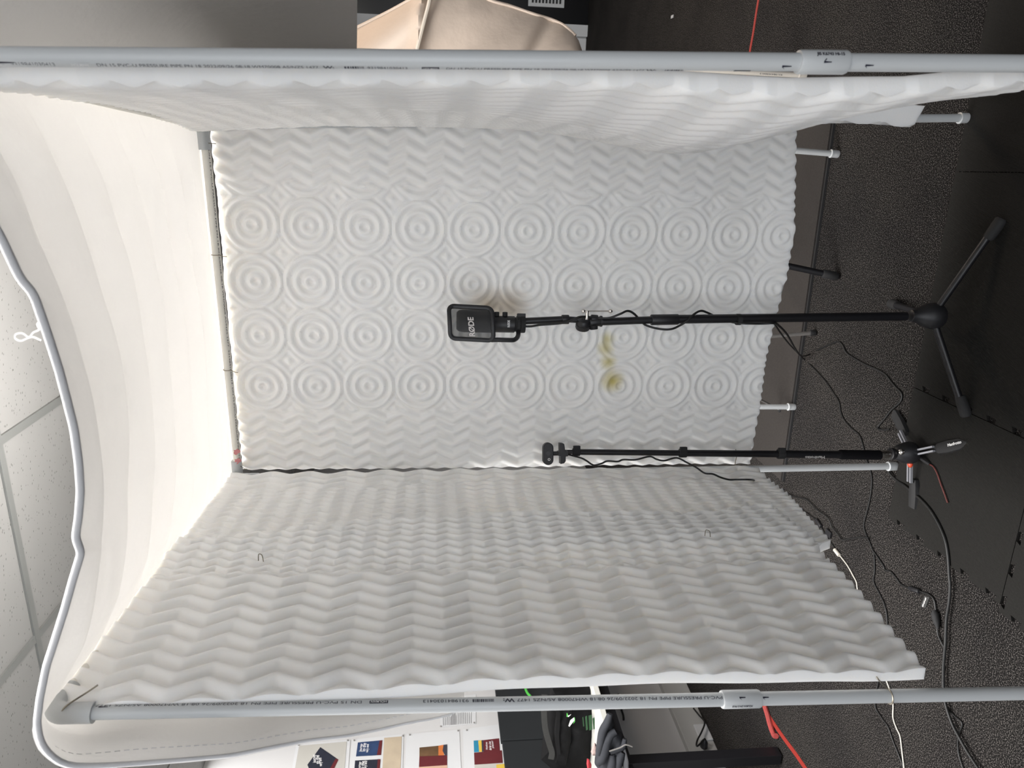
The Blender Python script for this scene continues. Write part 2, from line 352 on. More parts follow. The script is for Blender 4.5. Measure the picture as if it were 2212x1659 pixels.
# ================================================================== FRONT BOOTH FRAME (PVC PIPE)
RP = 0.01068
FLt, FLb = V3(-.480, 1.13, 2.0), V3(-.530, 1.13, 0)
FRt, FRb = V3(.358, .86, 2.0), V3(.436, .86, 0)
BLt, BLb = V3(-.268, 2.14, 2.0), V3(-.2584, 2.16, 0)
BRt, BRb = V3(.622, 1.82, 2.0), V3(.7226, 1.846, 0)
lerp = lambda a, b, t: a + (b - a) * t
post_at = lambda t, b, z: b + (t - b) * (z / 2.0)
frame = empty('pvc_pipe_frame', (0.05, 1.5, 0), 'tall booth frame of white PVC pipe with printed text, holding the foam sheets and quilt', 'frame')
def unit(v): v = np.asarray(v, float); return v / np.linalg.norm(v)
def wrap_text(parent, name, body, t, b, z0, z1, ang0, ang1, hgt, side, r=RP, m=None, shear=0, bold=0.0, mb=None):
    """print running along a post; side +1 reads upward (letter tops to the left), -1 reads downward (letter tops to the right)"""
    P, F = text2d(body, 1.0, 5, shear, bold); x = P[:, 0] - P[:, 0].min(); y = P[:, 1] - (P[:, 1].min() + P[:, 1].max()) / 2
    x = x / x.max(); hh = P[:, 1].max() - P[:, 1].min(); y = y * hgt / hh
    z = z0 + (z1 - z0) * x; a0 = np.radians(ang0 + (ang1 - ang0) * x)
    al = a0 - side * y / r
    c = b[None] + (t - b)[None] * (z / 2.0)[:, None]
    tc = c.copy(); tc[:, 2] = 0; tc = -tc / np.linalg.norm(tc, axis=1)[:, None]; rt = np.stack([-tc[:, 1], tc[:, 0], 0 * z], 1)
    V = c + (r + 0.00035) * (np.cos(al)[:, None] * tc + np.sin(al)[:, None] * rt)
    k = mb or MB(); k.add(V, F); return k if mb else k.build(name, m or M['ink'], parent, smooth=False)
def wrap_patch(k, t, b, z0, z1, al0, al1, r=RP, n=6, off=0.00025):
    al = np.radians(np.linspace(al0, al1, n)); P = []
    for z in np.linspace(z0, z1, 4):
        c = post_at(t, b, z); tc = unit([-c[0], -c[1], 0]); rt = V3(-tc[1], tc[0], 0)
        P.append([c + (r + off) * (math.cos(q) * tc + math.sin(q) * rt) for q in al])
    return k.grid(np.array(P))
def marker(parent, t, b, zc, ang, ln, r=RP, flip=1):
    k = MB(); w = .0009; al = lambda d: math.radians(ang) + d / r
    def pt(dz, d):
        c = post_at(t, b, zc + dz); tc = unit([-c[0], -c[1], 0]); rt = V3(-tc[1], tc[0], 0); return c + (r + .0004) * (math.cos(al(d)) * tc + math.sin(al(d)) * rt)
    h = ln / 2
    k.add([pt(-h, -w * .6), pt(-h, w * .6), pt(h, w * 1.3), pt(h, -w * 1.3)], [(0, 1, 2, 3)])
    k.add([pt(h, -w), pt(h, w), pt(h * .45, flip * .0036 + w), pt(h * .30, flip * .0036 - w * .4)], [(0, 1, 2, 3)])
    return k.build('marker_number', M['marker'], parent, False)
def make_post(t, b, couple_z=None, label=None):
    p = MB().tube([b + ZD * 0.004, post_at(t, b, 0.6), post_at(t, b, 1.3), t - ZD * 0.012], RP, 28).build('post', M['pvc'], frame)
    if label: p['label'] = label
    MB().lathe(b + ZD * 0.001, t - b, [(0.009, 0), (0.0125, 0.001), (0.0135, 0.004), (0.0135, 0.026), (0.0148, 0.027), (0.0148, 0.031), (0.0118, 0.032)]).build('foot_cap', M['pvc'], p)
    if couple_z:
        c = post_at(t, b, couple_z); ax = unit(t - b)
        MB().lathe(c - ax * 0.032, ax, [(0.0112, 0), (0.0132, 0.0006), (0.0142, 0.003), (0.0142, 0.061), (0.0134, 0.0635), (0.0108, 0.064)], 36).build('coupling', M['pvc'], p)
    return p
pFL = make_post(FLt, FLb, 0.957, 'near left post with printed text and a coupling')
pFR = make_post(FRt, FRb, 0.969, 'near right post with printed text and a coupling')
pBL = make_post(BLt, BLb); pBR = make_post(BRt, BRb)
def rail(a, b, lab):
    o = MB().tube([a, lerp(a, b, .5), b], RP, 24).build('rail', M['pvc_rail_lit'], frame); o['label'] = lab; return o
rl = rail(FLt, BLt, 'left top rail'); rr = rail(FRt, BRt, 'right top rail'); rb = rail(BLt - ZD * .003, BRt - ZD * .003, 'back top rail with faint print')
def elbow(t, b, to, lab=None):
    dn = unit(b - t); ax = unit(to - t)
    k = MB()
    th = np.linspace(0, math.pi / 2, 9); R0 = 0.016
    arc = [t + dn * R0 + ax * R0 - R0 * (ax * math.cos(q) + dn * math.sin(q)) for q in th]
    pts = [t + dn * 0.058] + arc[:0] + [t + dn * R0] + [t + R0 * dn * (1 - math.sin(q)) + R0 * ax * (1 - math.cos(q)) for q in th[1:-1]] + [t + ax * R0, t + ax * 0.058]
    k.tube(pts, 0.0152, 24); return k.build('elbow', M['pvc'], frame)
for t, b, to in ((FLt, FLb, BLt), (FRt, FRb, BRt), (BLt, BLb, BRt), (BRt, BRb, BLt)): elbow(t, b, to)
zL = lambda x: at_y(x, 1525, 1.13)[2]
zR = lambda x: at_y(x, 130, .86)[2]
aL = lambda x: 55 + (23 - 55) * (x - 300) / 1000.0
aR = lambda x: -48 - 26 * (x - 100) / 1300.0
STR = 'DN 15 PVC-U PRESSURE PIPE PN 18 2022/09/26 08:18 WM70008 AS/NZS 1477'
def LT(body, x0, x1, h, bold=0.0): return wrap_text(pFL, 'printed_text', body, FLt, FLb, zL(x0), zL(x1), aL(x0), aL(x1), h, 1, bold=bold)
LT(STR, 782, 208, .0046); LT(STR[6:], 1556, 1116, .0046); LT('9319841030413', 1012, 914, .0048); LT('W:', 1111, 1086, .006, 0.03)
def bars(parent, t, b, z0, z1, ac, w, seed):
    k = MB(); r = random.Random(seed); z = z0
    while z < z1 - 0.002:
        h = r.choice((0.0009, 0.0013, 0.0022)); wrap_patch(k, t, b, z, z + h, ac - w, ac + w, n=4); z += h + r.choice((0.0008, 0.0012))
    k.build('barcode', M['ink'], parent, False)
bars(pFL, FLt, FLb, zL(1066), zL(1018), aL(1040), 13, 1)
bx = MB(); wrap_patch(bx, FLt, FLb, zL(839), zL(799), aL(820) - 14, aL(820) + 14); bx.build('maker_stamp', M['ink'], pFL, False)
wt = MB(); wrap_text(None, '', 'HOLMAN', FLt, FLb, zL(836), zL(802), aL(820), aL(820), .0034, 1, r=RP + 0.0003, mb=wt, bold=0.01); wt.build('stamp_lettering', M['white_print'], pFL, False)
marker(pFL, FLt, FLb, zL(1649), 8, .010, flip=-1); marker(pFL, FLt, FLb, zL(1597), 8, .010, .0143, -1); marker(pFL, FLt, FLb, zL(226), 42, .013, flip=1); marker(pFL, FLt, FLb, zL(182), 48, .010, .0143, 1)
cp = MB(); wrap_text(None, '', 'HOLMAN DN15 PN18', FLt, FLb, zL(1618), zL(1575), -48, -48, .0045, 1, r=0.0143, mb=cp, bold=.03); cp.build('coupling_print', M['ink'], pFL, False)
def RT(body, x0, x1, h, bold=0.0): return wrap_text(pFR, 'printed_text', body, FRt, FRb, zR(x0), zR(x1), aR(x0), aR(x1), h, -1, bold=bold)
RT('9319841030413', 28, 122, .0048); RT(STR, 212, 688, .0046); RT('W:', 698, 722, .0055, .03); RT('9319841030413', 794, 880, .0048); RT(STR, 964, 1392, .0046); RT('W:', 1396, 1418, .0055, .03)
bars(pFR, FRt, FRb, zR(786), zR(740), aR(763), 13, 2); bars(pFR, FRt, FRb, zR(1476), zR(1433), aR(1450), 13, 3); bars(pFR, FRt, FRb, zR(22), zR(-20), aR(0), 13, 4)
for x0, x1 in ((155, 197), (911, 949), (1586, 1622)):
    bx = MB(); wt = MB(); wrap_patch(bx, FRt, FRb, zR(x1), zR(x0), aR(x0) - 14, aR(x0) + 14); wrap_text(None, '', 'HOLMAN', FRt, FRb, zR(x0 + 3), zR(x1 - 3), aR(x0), aR(x0), .0034, -1, r=RP + .0003, mb=wt, bold=.01)
    bx.build('maker_stamp', M['ink'], pFR, False); wt.build('stamp_lettering', M['white_print'], pFR, False)
marker(pFR, FRt, FRb, zR(1694), -26, .012, flip=-1); marker(pFR, FRt, FRb, zR(1776), 2, .010, .0143, 1); marker(pFR, FRt, FRb, zR(1870), -16, .011, flip=-1); marker(pFR, FRt, FRb, zR(20), -36, .016, flip=-1)
cp = MB(); wrap_text(None, '', 'JIS K6743 HI-15', FRt, FRb, zR(1752), zR(1812), 40, 40, .006, -1, r=0.0143, mb=cp, bold=.04); cp.build('coupling_print', M['ink'], pFR, False)
# print on the back rail, seen between quilt and foam
P, F = text2d(STR + '  9319841030413  ' + STR[:30], 1.0); x = P[:, 0] / P[:, 0].max(); d_ = unit(BLt - BRt); y = P[:, 1] * .0055
V = (BRt - ZD * .003)[None] + (BLt - BRt)[None] * (0.06 + .88 * x)[:, None]; al = -0.75 - y / RP
V = V + (RP + .0004) * (np.cos(al)[:, None] * (-AD) + np.sin(al)[:, None] * ZD)
MB().add(V, F).build('printed_text', M['ink'], rb, False)
for t in (.905, .935):
    hk = MB(); c = lerp(BRt, BLt, t) - ZD * .003 - AD * (RP + .0006); hk.ball(c + V3(.004, 0, -.002), .006, 10, (1, .12, 1)); hk.ball(c + V3(-.004, 0, -.002), .006, 10, (1, .12, 1)); hk.ball(c + V3(0, 0, -.008), .0055, 10, (1, .12, 1.2))
    hk.build('heart_mark', M['heart'], rb)

# ================================================================== FOAM SHEETS
def tri(x): return np.arcsin(np.sin(2 * np.pi * x) * 0.985) / 1.3976   # soft triangle wave, -1..1
def zig(w, z, lam, P, A): return (0.5 + 0.5 * np.cos(2 * np.pi * (w - A * tri(z / P)) / lam)) ** 0.65
def sm(x, a, b): t = np.clip((x - a) / (b - a), 0, 1); return t * t * (3 - 2 * t)
def wob(u, v, s=1.0): return np.sin(3.1 * u * s + 1.3) * np.cos(2.3 * v * s + .4) + .5 * np.sin(7.3 * u * s + 2.1 * v * s) + .3 * np.cos(11.7 * v * s - 5 * u * s)
def circles(w, z):
    C = .1445; cz = .1416; u = ((w - .2705) / C); v = ((1.910 - z) / cz)
    du = u - np.round(u); dv = v - np.round(v); r = np.hypot(du, dv)
    ring = .5 + .5 * np.cos(2 * np.pi * (r - .445) / .172)
    cu, cv = .5 - np.abs(du), .5 - np.abs(dv); l1 = (np.abs(cu) + np.abs(cv)) * .86
    cap = .55 * (.5 + .5 * np.cos(2 * np.pi * l1 / .20))
    t = sm(r, .47, .54); return ring * (1 - t) + cap * t
# --- back sheet: runs along the line between the two rear posts
bA, bB = V3(-.26, 2.15, 0), V3(.67, 1.83, 0); eB = unit(bB - bA); nB = -V3(-eB[1], eB[0], 0)
nw, nz = 250, 330
wv = np.linspace(0.018, .985, nw)[:, None] * np.ones((1, nz)); tz = np.linspace(0, 1, nz)[None] * np.ones((nw, 1))
zb = np.interp(wv[:, 0], [0, .2, .345, .483, .59, .718, .80, .985], [.489, .487, .493, .480, .466, .462, .478, .505])[:, None]
zz = zb + (1.988 - zb) * tz
wv = np.minimum(wv, (1.013 - (1.013 - .926) * zz / 2.0) * (wv / .985) ** .2 + .010)
h = np.where(wv < .198, zig(wv, zz, .036, .0945, .0105), np.where(wv > .802, zig(wv, zz + .02, .036, .0945, .0115), 0))
hc = circles(wv, zz); t1 = sm(wv, .185, .205); t2 = 1 - sm(wv, .795, .815)
hl = zig(wv, zz, .036, .0945, .0105); hr = zig(wv, zz + .02, .036, .0945, .0115)
h = hl * (1 - t1) * 1.15 + hc * t1 * t2 + hr * (1 - t2) * 1.15
front = bA + eB * wv[..., None] + ZD * zz[..., None] + nB * (-.002 + .0095 * h + .0035 * wob(wv * 3, zz * 2))[..., None]
back = bA + eB * wv[..., None] + ZD * zz[..., None] - nB * .028
fb = grid_obj('foam_sheet', front, back, M['foam'])
tag(fb, 'white egg-crate foam sheet with concentric circles, hung across the back behind the microphone', 'foam sheet', 'white foam sheets lining the booth')
# stains: yellow mark low down behind the mic stand, faint brown one behind the microphone
def stain_foam():
    m = M['foam'].copy(); m.name = 'white_foam_stained'; N, L = nodes_of(m); p = N['Principled BSDF']
    geo = N.new('ShaderNodeNewGeometry'); src = p.inputs['Base Color'].links[0].from_socket
    nz_ = N.new('ShaderNodeTexNoise'); nz_.inputs['Scale'].default_value = 40; L.new(geo.outputs['Position'], nz_.inputs['Vector'])
    for pix, rad, c in (((1322, 822), .034, (.60, .52, .20)), ((1308, 752), .026, (.68, .62, .34)), ((1312, 732), .024, (.68, .63, .38)), ((1314, 782), .026, (.66, .60, .32)), ((1060, 662), .05, (.66, .59, .50)), ((1100, 660), .05, (.66, .60, .52))):
        q = on_plane(pix[0], pix[1], -nB, bA @ -nB)
        ds = N.new('ShaderNodeVectorMath'); ds.operation = 'DISTANCE'; ds.inputs[1].default_value = tuple(q); L.new(geo.outputs['Position'], ds.inputs[0])
        ad = N.new('ShaderNodeMath'); ad.operation = 'MULTIPLY_ADD'; ad.inputs[1].default_value = .010; L.new(nz_.outputs['Fac'], ad.inputs[0]); L.new(ds.outputs['Value'], ad.inputs[2])
        mr = N.new('ShaderNodeMapRange'); mr.interpolation_type = 'SMOOTHSTEP'; mr.inputs['From Min'].default_value = rad * 1.5; mr.inputs['From Max'].default_value = rad * .1; L.new(ad.outputs[0], mr.inputs['Value'])
        mx = N.new('ShaderNodeMix'); mx.data_type = 'RGBA'; mx.inputs[7].default_value = c + (1,); L.new(mr.outputs[0], mx.inputs[0]); L.new(src, mx.inputs[6]); src = mx.outputs[2]
    L.new(src, p.inputs['Base Color']); return m
fb.data.materials[0] = stain_foam()
# --- left wall, two sheets
lA, lB = V3(-.498, 1.13, 0), V3(-.262, 2.15, 0); eL = unit(lB - lA); nL = V3(eL[1], -eL[0], 0)
def wall_sheet(s0f, s1f, zbf, ztop, hf, off, thick, ns, nz, A, e, n):
    tz = np.linspace(0, 1, nz)[None] * np.ones((ns, 1)); ts = np.linspace(0, 1, ns)[:, None] * np.ones((1, nz))
    zt = ztop; s_a = s0f(zt * tz + .55 * (1 - tz)); s_b = s1f(zt * tz + .55 * (1 - tz)); s = s_a + (s_b - s_a) * ts
    zb = zbf(s); z = zb + (zt - zb) * tz; hh, amp = hf(s, z); o = off(s, z)
    base = A + e * s[..., None] + ZD * z[..., None]
    return base + n * (o + amp * hh)[..., None], base + n * (o - thick)[..., None]
def h_front(s, z):
    c = zig(s + .006, z, .0412, .104, .0125); f = zig(s, z, .0275, .052, .0065); t = sm(s, .372, .388)
    return (c * (1 - t) + f * t * .8) * (.45 + .55 * sm(s, .0, .035)), .0125
def seam_s(z): return np.interp(z, [.5, .57, .79, 1.04, 1.38, 1.6, 1.82, 1.92, 2.0], [.668, .668, .628, .645, .625, .618, .560, .535, .53])
f_, b_ = wall_sheet(lambda z: 0 * z + .006, seam_s, lambda s: np.interp(s, [0, .2, .45, .67], [.640, .620, .594, .604]), 2.012, h_front,
    lambda s, z: .026 + .014 * sm(s, .40, .52) + .010 * np.sin(np.clip((z - .75) / .9, 0, 1) * np.pi) * (1 - sm(s, 0, .2)) + .0035 * wob(s * 3, z * 2) + .012 * sm(s, .60, .67) * (1 - sm(z, .57, .66)),
    .015, 190, 330, lA, eL, nL)
tag(grid_obj('foam_sheet', f_, b_, M['foam']), 'white zigzag foam sheet tied to the near left post, overlapping the one behind', 'foam sheet', 'white foam sheets lining the booth')
def h_lback(s, z):
    f = zig(s, z, .0275, .052, .0065) * .8; c = zig(s, z, .040, .104, .0125); e_ = .875 + .05 * (1 - sm(z, 1.2, 1.9)); t = sm(s, e_ - .01, e_ + .01)
    return f * (1 - t) + c * t, .0105
f_, b_ = wall_sheet(lambda z: 0 * z + .47, lambda z: 0 * z + 1.012, lambda s: np.interp(s, [.47, .50, .66, .8, 1.0], [.592, .530, .513, .492, .487]), 2.010, h_lback,
    lambda s, z: .016 + .0035 * wob(s * 3, z * 2 + 4), .013, 170, 330, lA, eL, nL)
tag(grid_obj('foam_sheet', f_, b_, M['foam']), 'white finely ridged foam sheet in the far left corner beside the camera monopod', 'foam sheet', 'white foam sheets lining the booth')
# --- right wall, front sheet bulges into the booth
def tab(xs, ys): return lambda x: np.interp(x, xs, ys)
yA = tab([-900, 1300, 1400, 1600, 1700, 1850, 1950, 2100, 2300, 2600], [146, 148, 152, 164, 169, 167, 167, 152, 142, 142])
yB = tab([-900, 300, 700, 1000, 1200, 1300, 1400, 1450, 1500, 1560, 1650, 1750, 1820, 1900, 2100], [230, 236, 242, 252, 280, 300, 324, 330, 329, 317, 289, 262, 246, 236, 226])
yC = tab([-900, 200, 455, 700, 900, 1100, 2000], [286, 286, 284, 274, 276, 277, 269])
def rpt(tabf, z, Y): x = row_of(z, Y); return at_y(x, tabf(x), Y)
nz, ns = 300, 150; zs = np.linspace(.60, 2.012, nz)
Ap = np.array([rpt(lambda x: yA(x) + 44, z, .895) for z in zs]); Bp = np.array([rpt(yB, z, 1.36) for z in zs]); Cp = np.array([rpt(yC, z, 1.775) for z in zs])
w = np.linspace(0, 1, ns)[:, None, None]
surf = Ap[None] * (2 * (w - .5) * (w - 1)) + Bp[None] * (4 * w * (1 - w)) + Cp[None] * (2 * w * (w - .5))
du = np.gradient(surf, axis=0); dvv = np.gradient(surf, axis=1); nr = np.cross(du, dvv); nr /= np.linalg.norm(nr, axis=2)[..., None]
if nr[ns // 2, nz // 2, 0] > 0: nr = -nr
sl = np.concatenate([[0], np.cumsum(np.linalg.norm(np.diff(surf[:, nz // 2], axis=0), axis=1))])[:, None] * np.ones((1, nz)); zg = zs[None] * np.ones((ns, 1))
hr_ = zig(sl + .02, zg, .041, .104, .0125) * (1 - sm(sl, .36, .38)) + zig(sl, zg, .0275, .052, .0065) * sm(sl, .36, .38)
front = surf + nr * (.010 * hr_ - .010 + .0015 * wob(sl * 4, zg * 3))[..., None]; back = surf - nr * .0265
tag(grid_obj('foam_sheet', front, back, M['foam']), 'white foam sheet bulging inward from the near right post', 'foam sheet', 'white foam sheets lining the booth')
# --- right wall, rear sheet hanging lower, seen edge on
yI = tab([-900, 900, 1100, 1400, 1700, 1760, 1870, 1950, 1980], [256, 258, 260, 268, 268, 268, 268, 274, 277])
nz, ns = 300, 40; zs = np.linspace(.295, 1.99, nz)
P0 = np.array([rpt(yI, z, 1.63) for z in zs]); P1 = np.array([rpt(yI, z, 1.63) + V3(.085, .24, 0) * .9 + V3(.02, 0, 0) for z in zs])
w = np.linspace(0, 1, ns)[:, None, None]; surf = P0[None] * (1 - w) + P1[None] * w
nI = -BD; sl = (w[..., 0] * .24) * np.ones((1, nz)); zg = zs[None] * np.ones((ns, 1))
hI = zig(sl + .01, zg, .040, .104, .0125)
cutz = .035 * (1 - sm(zg, .305, .43))      # lower end cut askew
front = surf + nI * (.008 * hI - .008)[..., None] + ZD * cutz[..., None] * .5; back = surf - nI * .050
tag(grid_obj('foam_sheet', front, back, M['foam']), 'white foam sheet seen edge on, hanging lowest by the rear right post', 'foam sheet', 'white foam sheets lining the booth')

# --- wire ties
def tie(pts, label, r=.0011):
    o = MB().tube(smooth_path(pts, 6), r, 6).build('wire_tie', M['wire']); return tag(o, label, 'wire tie', 'wire ties holding foam to the pipes')
def rail_tie(t, label):
    c = lerp(BRt, BLt, t) - ZD * .003; q = [c + .0125 * (math.cos(a) * -AD + math.sin(a) * ZD) for a in np.linspace(2.4, -.9, 8)]
    return tie(q + [c - AD * .012 - ZD * .024 + nB * .012, c - AD * .016 - ZD * .032 + nB * .012], label)
rail_tie(.045, 'bent wire tie on the back rail, closest to the right foam wall'); rail_tie(.33, 'bent wire tie on the back rail, between the two right-hand circle columns')
rail_tie(.655, 'bent wire tie on the back rail above the leftmost column of foam circles'); rail_tie(.955, 'bent wire tie on the back rail in the far left corner')
c = post_at(FLt, FLb, 1.965)
tie([c + V3(.005, -.012, .018), c + V3(.014, -.010, .012), c + V3(.020, 0, .002), c + V3(.026, .012, -.010), c + V3(.034, .014, -.022)], 'dark wire tie hooked over the elbow of the near left post', .0013)
cz = at_y(1917, 1505, 1.13)[2]; c = post_at(FLt, FLb, cz); tc = unit([-c[0], -c[1], 0]); rt = V3(-tc[1], tc[0], 0)
q = [c + (RP + .0015) * (math.cos(a) * tc + math.sin(a) * rt) + ZD * dz for a, dz in zip(np.radians(np.linspace(-150, 80, 12)), np.linspace(-.003, -.001, 12))]
tie(q + [c + rt * .022 + tc * .012 + ZD * .014, c + rt * .030 + tc * .010 + ZD * .018], 'shiny wire tie looped round the near left post at the foam\'s lower end', .0013)
for (x, y), s_, lab in (((1528, 1147), .63, 'short wire tie at the lower part of the seam on the left foam wall'), ((563, 1199), .55, 'short wire tie at the upper part of the seam on the left foam wall')):
    c = on_plane(x, y, nL, (lA + nL * .066) @ nL); tie([c - nL * .012 + ZD * .005, c + ZD * .004 + nL * .001, c + nL * .002, c - ZD * .004 - eL * .004, c - nL * .012 - ZD * .006 - eL * .005], lab, .0010)
c = on_plane(1585, 1000, nL, (lA + nL * .03) @ nL)
tie([c - V3(0, 0, .02) + nB * .005, c + nB * .012, c + nB * .012 + eB * .03, c + eB * .045], 'wire tie at the foot of the far left foam corner', .0012)

# ================================================================== QUILTED COVER OVER THE TOP
nFront = unit(V3(-(FRt - FLt)[1], (FRt - FLt)[0], 0)); offc = 0.10          # rim hangs 10 cm in front of the near posts
rim_px = [(80, 1560), (86, 1510), (100, 1440), (118, 1385), (140, 1315), (158, 1250), (176, 1192), (170, 1180), (163, 1160), (170, 1115), (174, 1060), (170, 1000), (160, 925), (146, 870), (128, 800), (104, 725), (92, 690), (80, 655), (70, 630), (50, 610), (38, 590), (0, 508), (-60, 410), (-140, 290), (-240, 190), (-330, 120), (-420, 60)]
rim = np.array([on_plane(x, y, nFront, FLt @ nFront - offc) for x, y in rim_px])
np_, nq = 150, 130
tr = np.concatenate([[0], np.cumsum(np.linalg.norm(np.diff(rim, axis=0), axis=1))]); tr /= tr[-1]
pv = np.linspace(0, 1, np_); R0 = np.stack([np.interp(pv, tr, rim[:, i]) for i in range(3)], 1)
kern = np.array([1, 2, 1]) / 4
rails_l = lambda q: lerp(FLt, BLt, q) + ZD * .0115; rails_r = lambda q: lerp(FRt, BRt, q) + ZD * .0115
qv = np.linspace(0, 1.02, nq)
S = np.zeros((np_, nq, 3))
wr = np.random.default_rng(3); PH = wr.uniform(0, 6.28, 12); FR_ = wr.uniform(8, 30, 12); DI = wr.uniform(-.9, .9, 12)
for j, q in enumerate(qv):
    Lq, Rq = rails_l(q), rails_r(q); line = Lq[None] + (Rq - Lq)[None] * pv[:, None]
    sag = (4 * pv * (1 - pv)) * .110 * (1 - min(q, 1)) ** 1.1
    S[:, j] = line - ZD * sag[:, None]
NC = 7.0
full = np.zeros((np_, nq + 10, 3))
for j in range(10):                                   # overhang from the rails out to the rim
    t = j / 10.0; tt = sm(t, 0, 1) * .5 + t * .5; full[:, j] = R0 * (1 - tt) + S[:, 0] * tt
full[:, 10:] = S
qq = np.concatenate([np.linspace(-.10, 0, 10, endpoint=False), qv])[None] * np.ones((np_, 1)); pp = pv[:, None] * np.ones((1, nq + 10))
lin = qq + .020 * np.sin(3 * pp + 1) + .03 * pp * (1 - pp)
puff = np.abs(np.sin(np.pi * (lin * NC + .72))) ** .36
wrk = sum(np.sin(FR_[i] * (qq * (1.6 if i % 2 else .5) + DI[i] * pp) * 1.4 + PH[i]) / (1 + .06 * FR_[i]) for i in range(12)) / 6
edge = sm(qq, -.10, -.02); side = np.clip(4 * pp * (1 - pp) * 2.2, 0, 1)
dz = (-.025 * puff + .009 * wrk) * edge * side * (1 - sm(qq, .78, .99))
full[..., 2] += dz
# left flap: its near edge hangs down outside the near left post
fl_px = [(80, 1560), (84, 1590), (92, 1612), (110, 1632), (132, 1648), (155, 1655), (220, 1654), (300, 1649), (400, 1641), (500, 1632), (600, 1612), (660, 1600), (750, 1590), (820, 1576), (880, 1562), (940, 1552), (985, 1540), (1003, 1518)]
fy = np.interp(np.linspace(0, 1, len(fl_px)), [0, .3, 1], [rim[0][1], 1.06, 1.26])
fe = np.array([at_y(x, y, Y) for (x, y), Y in zip(fl_px, fy)])
nr_ = 60; tl = np.concatenate([[0], np.cumsum(np.linalg.norm(np.diff(fe, axis=0), axis=1))]); tl /= tl[-1]; rv = np.linspace(0, 1, nr_)
FE = np.stack([np.interp(rv, tl, fe[:, i]) for i in range(3)], 1)
LF = np.zeros((nr_, nq + 10, 3))
for j in range(nq + 10):
    g = j / (nq + 9.0); q = qq[0, j]
    top = full[0, j]; hemz = lerp(FE[-1][2], 1.46, g)
    bulge = .075 * (1 - .4 * g)
    for i, r in enumerate(rv):
        z = top[2] + (hemz - top[2]) * r ** 1.15
        out = bulge * math.sin(min(1, r * 1.6) * math.pi / 2) + .018 * math.sin(9 * q + 4 * r)
        dflt = V3(top[0], top[1], 0) - BD * out + ZD * z
        kk = sm(np.array(r), .0, .30); near = FE[i] + (top - FE[0]) * (1 - kk) + (V3(lB[0], lB[1], 0) - V3(lA[0], lA[1], 0)) * (qq[0, j] + .1) * kk
        kf = math.exp(-g * 5)
        LF[i, j] = dflt * (1 - kf) + near * kf
    LF[0, j] = top
LF[:, 0] = FE
# right flap hangs outside the right wall down to about head height
RF = np.zeros((nr_, nq + 10, 3))
for j in range(nq + 10):
    top = full[-1, j]; q = qq[0, j]
    for i, r in enumerate(rv):
        out = (.170 - .04 * max(q, 0)) * math.sin(min(1, r * 2.2) * math.pi / 2) + .010 * math.sin(11 * q + 3 * r) * r
        pt = V3(top[0], top[1], 0) + BD * out
        hem = HC + .1075 * pt[1] - .004
        RF[i, j] = pt + ZD * (top[2] + (hem - top[2]) * r)
    RF[0, j] = top
ALL = np.concatenate([LF[::-1][:-1], full, RF[1:]], 0)
du = np.gradient(ALL, axis=0); dv_ = np.gradient(ALL, axis=1); nn = np.cross(du, dv_); nn /= np.linalg.norm(nn, axis=2)[..., None] + 1e-9
if nn[ALL.shape[0] // 2, 60, 2] < 0: nn = -nn
thick = .004 + .006 * np.clip(np.concatenate([np.zeros((nr_ - 1, nq + 10)) + .4, puff * edge, np.zeros((nr_ - 1, nq + 10)) + .4], 0), 0, 1)
cover = empty('quilted_cover', (0, 1.5, 2.0), 'white quilted mattress cover draped over the top of the booth, corner hanging at left', 'cover')
grid_obj('cover_panel', ALL + nn * thick[..., None], ALL, M['quilt'], cover)
edge_pts = np.concatenate([FE[::-1], R0[1:]], 0)
ep = np.array([np.convolve(np.pad(edge_pts[:, i], 1, mode='edge'), kern, 'valid') for i in range(3)]).T
MB().tube(ep, np.interp(np.arange(len(ep)), [0, nr_ * .6, nr_], [.0016, .0030, .0048]), 10).build('edge_piping', M['piping'], cover)
st = ep[:nr_ - 4] + (BD * .004)[None]                    # stitch line along the hanging hem
sk = MB()
hemn = np.array([LF[nr_ - 1 - i, 3] for i in range(nr_)])
for i in range(2, nr_ - 6):
    a, b = hemn[i] - FWD * .0012, lerp(hemn[i], hemn[i + 1], .6) - FWD * .0012; sk.tube([a, b], .0007, 5)
sk.build('hem_stitching', M['piping'], cover)
tp = at_y(47, 725, rim[14][1]); lp = [at_y(x, y, rim[14][1] + .01) for x, y in [(88, 735), (72, 728), (60, 730), (45, 736), (33, 731), (34, 722), (48, 720), (62, 728), (72, 718), (84, 712), (80, 700), (88, 695)]]
MB().tube(smooth_path(lp, 6), .0009, 6).build('loose_thread', M['thread'], cover)

# ================================================================== MICROPHONE STAND
Yp = 1.868
base = V3(.186, Yp, 0)
stand = empty('microphone_stand', base, 'black tripod microphone stand with chrome T-bar clamp in front of the back foam', 'microphone stand')
px = lambda x, y: at_y(x, y, Yp)
top_s = px(1335, 692); bot_s = px(1935, 683)
MB().cyl(bot_s - ZD * .03, px(1430, 690), .0118, 20).build('lower_tube', M['black_paint'], stand)
MB().cyl(px(1465, 690), px(1406, 691), .0142, 24, .002).build('clutch', M['black'], stand)
MB().cyl(px(1410, 691), px(1298, 695), .0098, 20).build('upper_tube', M['black_paint'], stand)
k = MB(); sc = px(1250, 692)
k.lathe(sc - V3(.020, -.008, .012), V3(.82, -.57, 0), [(.010, -.002), (.0175, -.001), (.0195, .003), (.0195, .012), (.0185, .013), (.0195, .014), (.0195, .022), (.0165, .026), (.006, .027)], 32)
k.cyl(px(1300, 694), px(1272, 696), .0125, 20, .002); k.cyl(px(1272, 694), px(1255, 692), .0085, 16); k.cyl(px(1300, 694), px(1296, 694), .0145, 20)
k.build('boom_swivel', M['black'], stand)
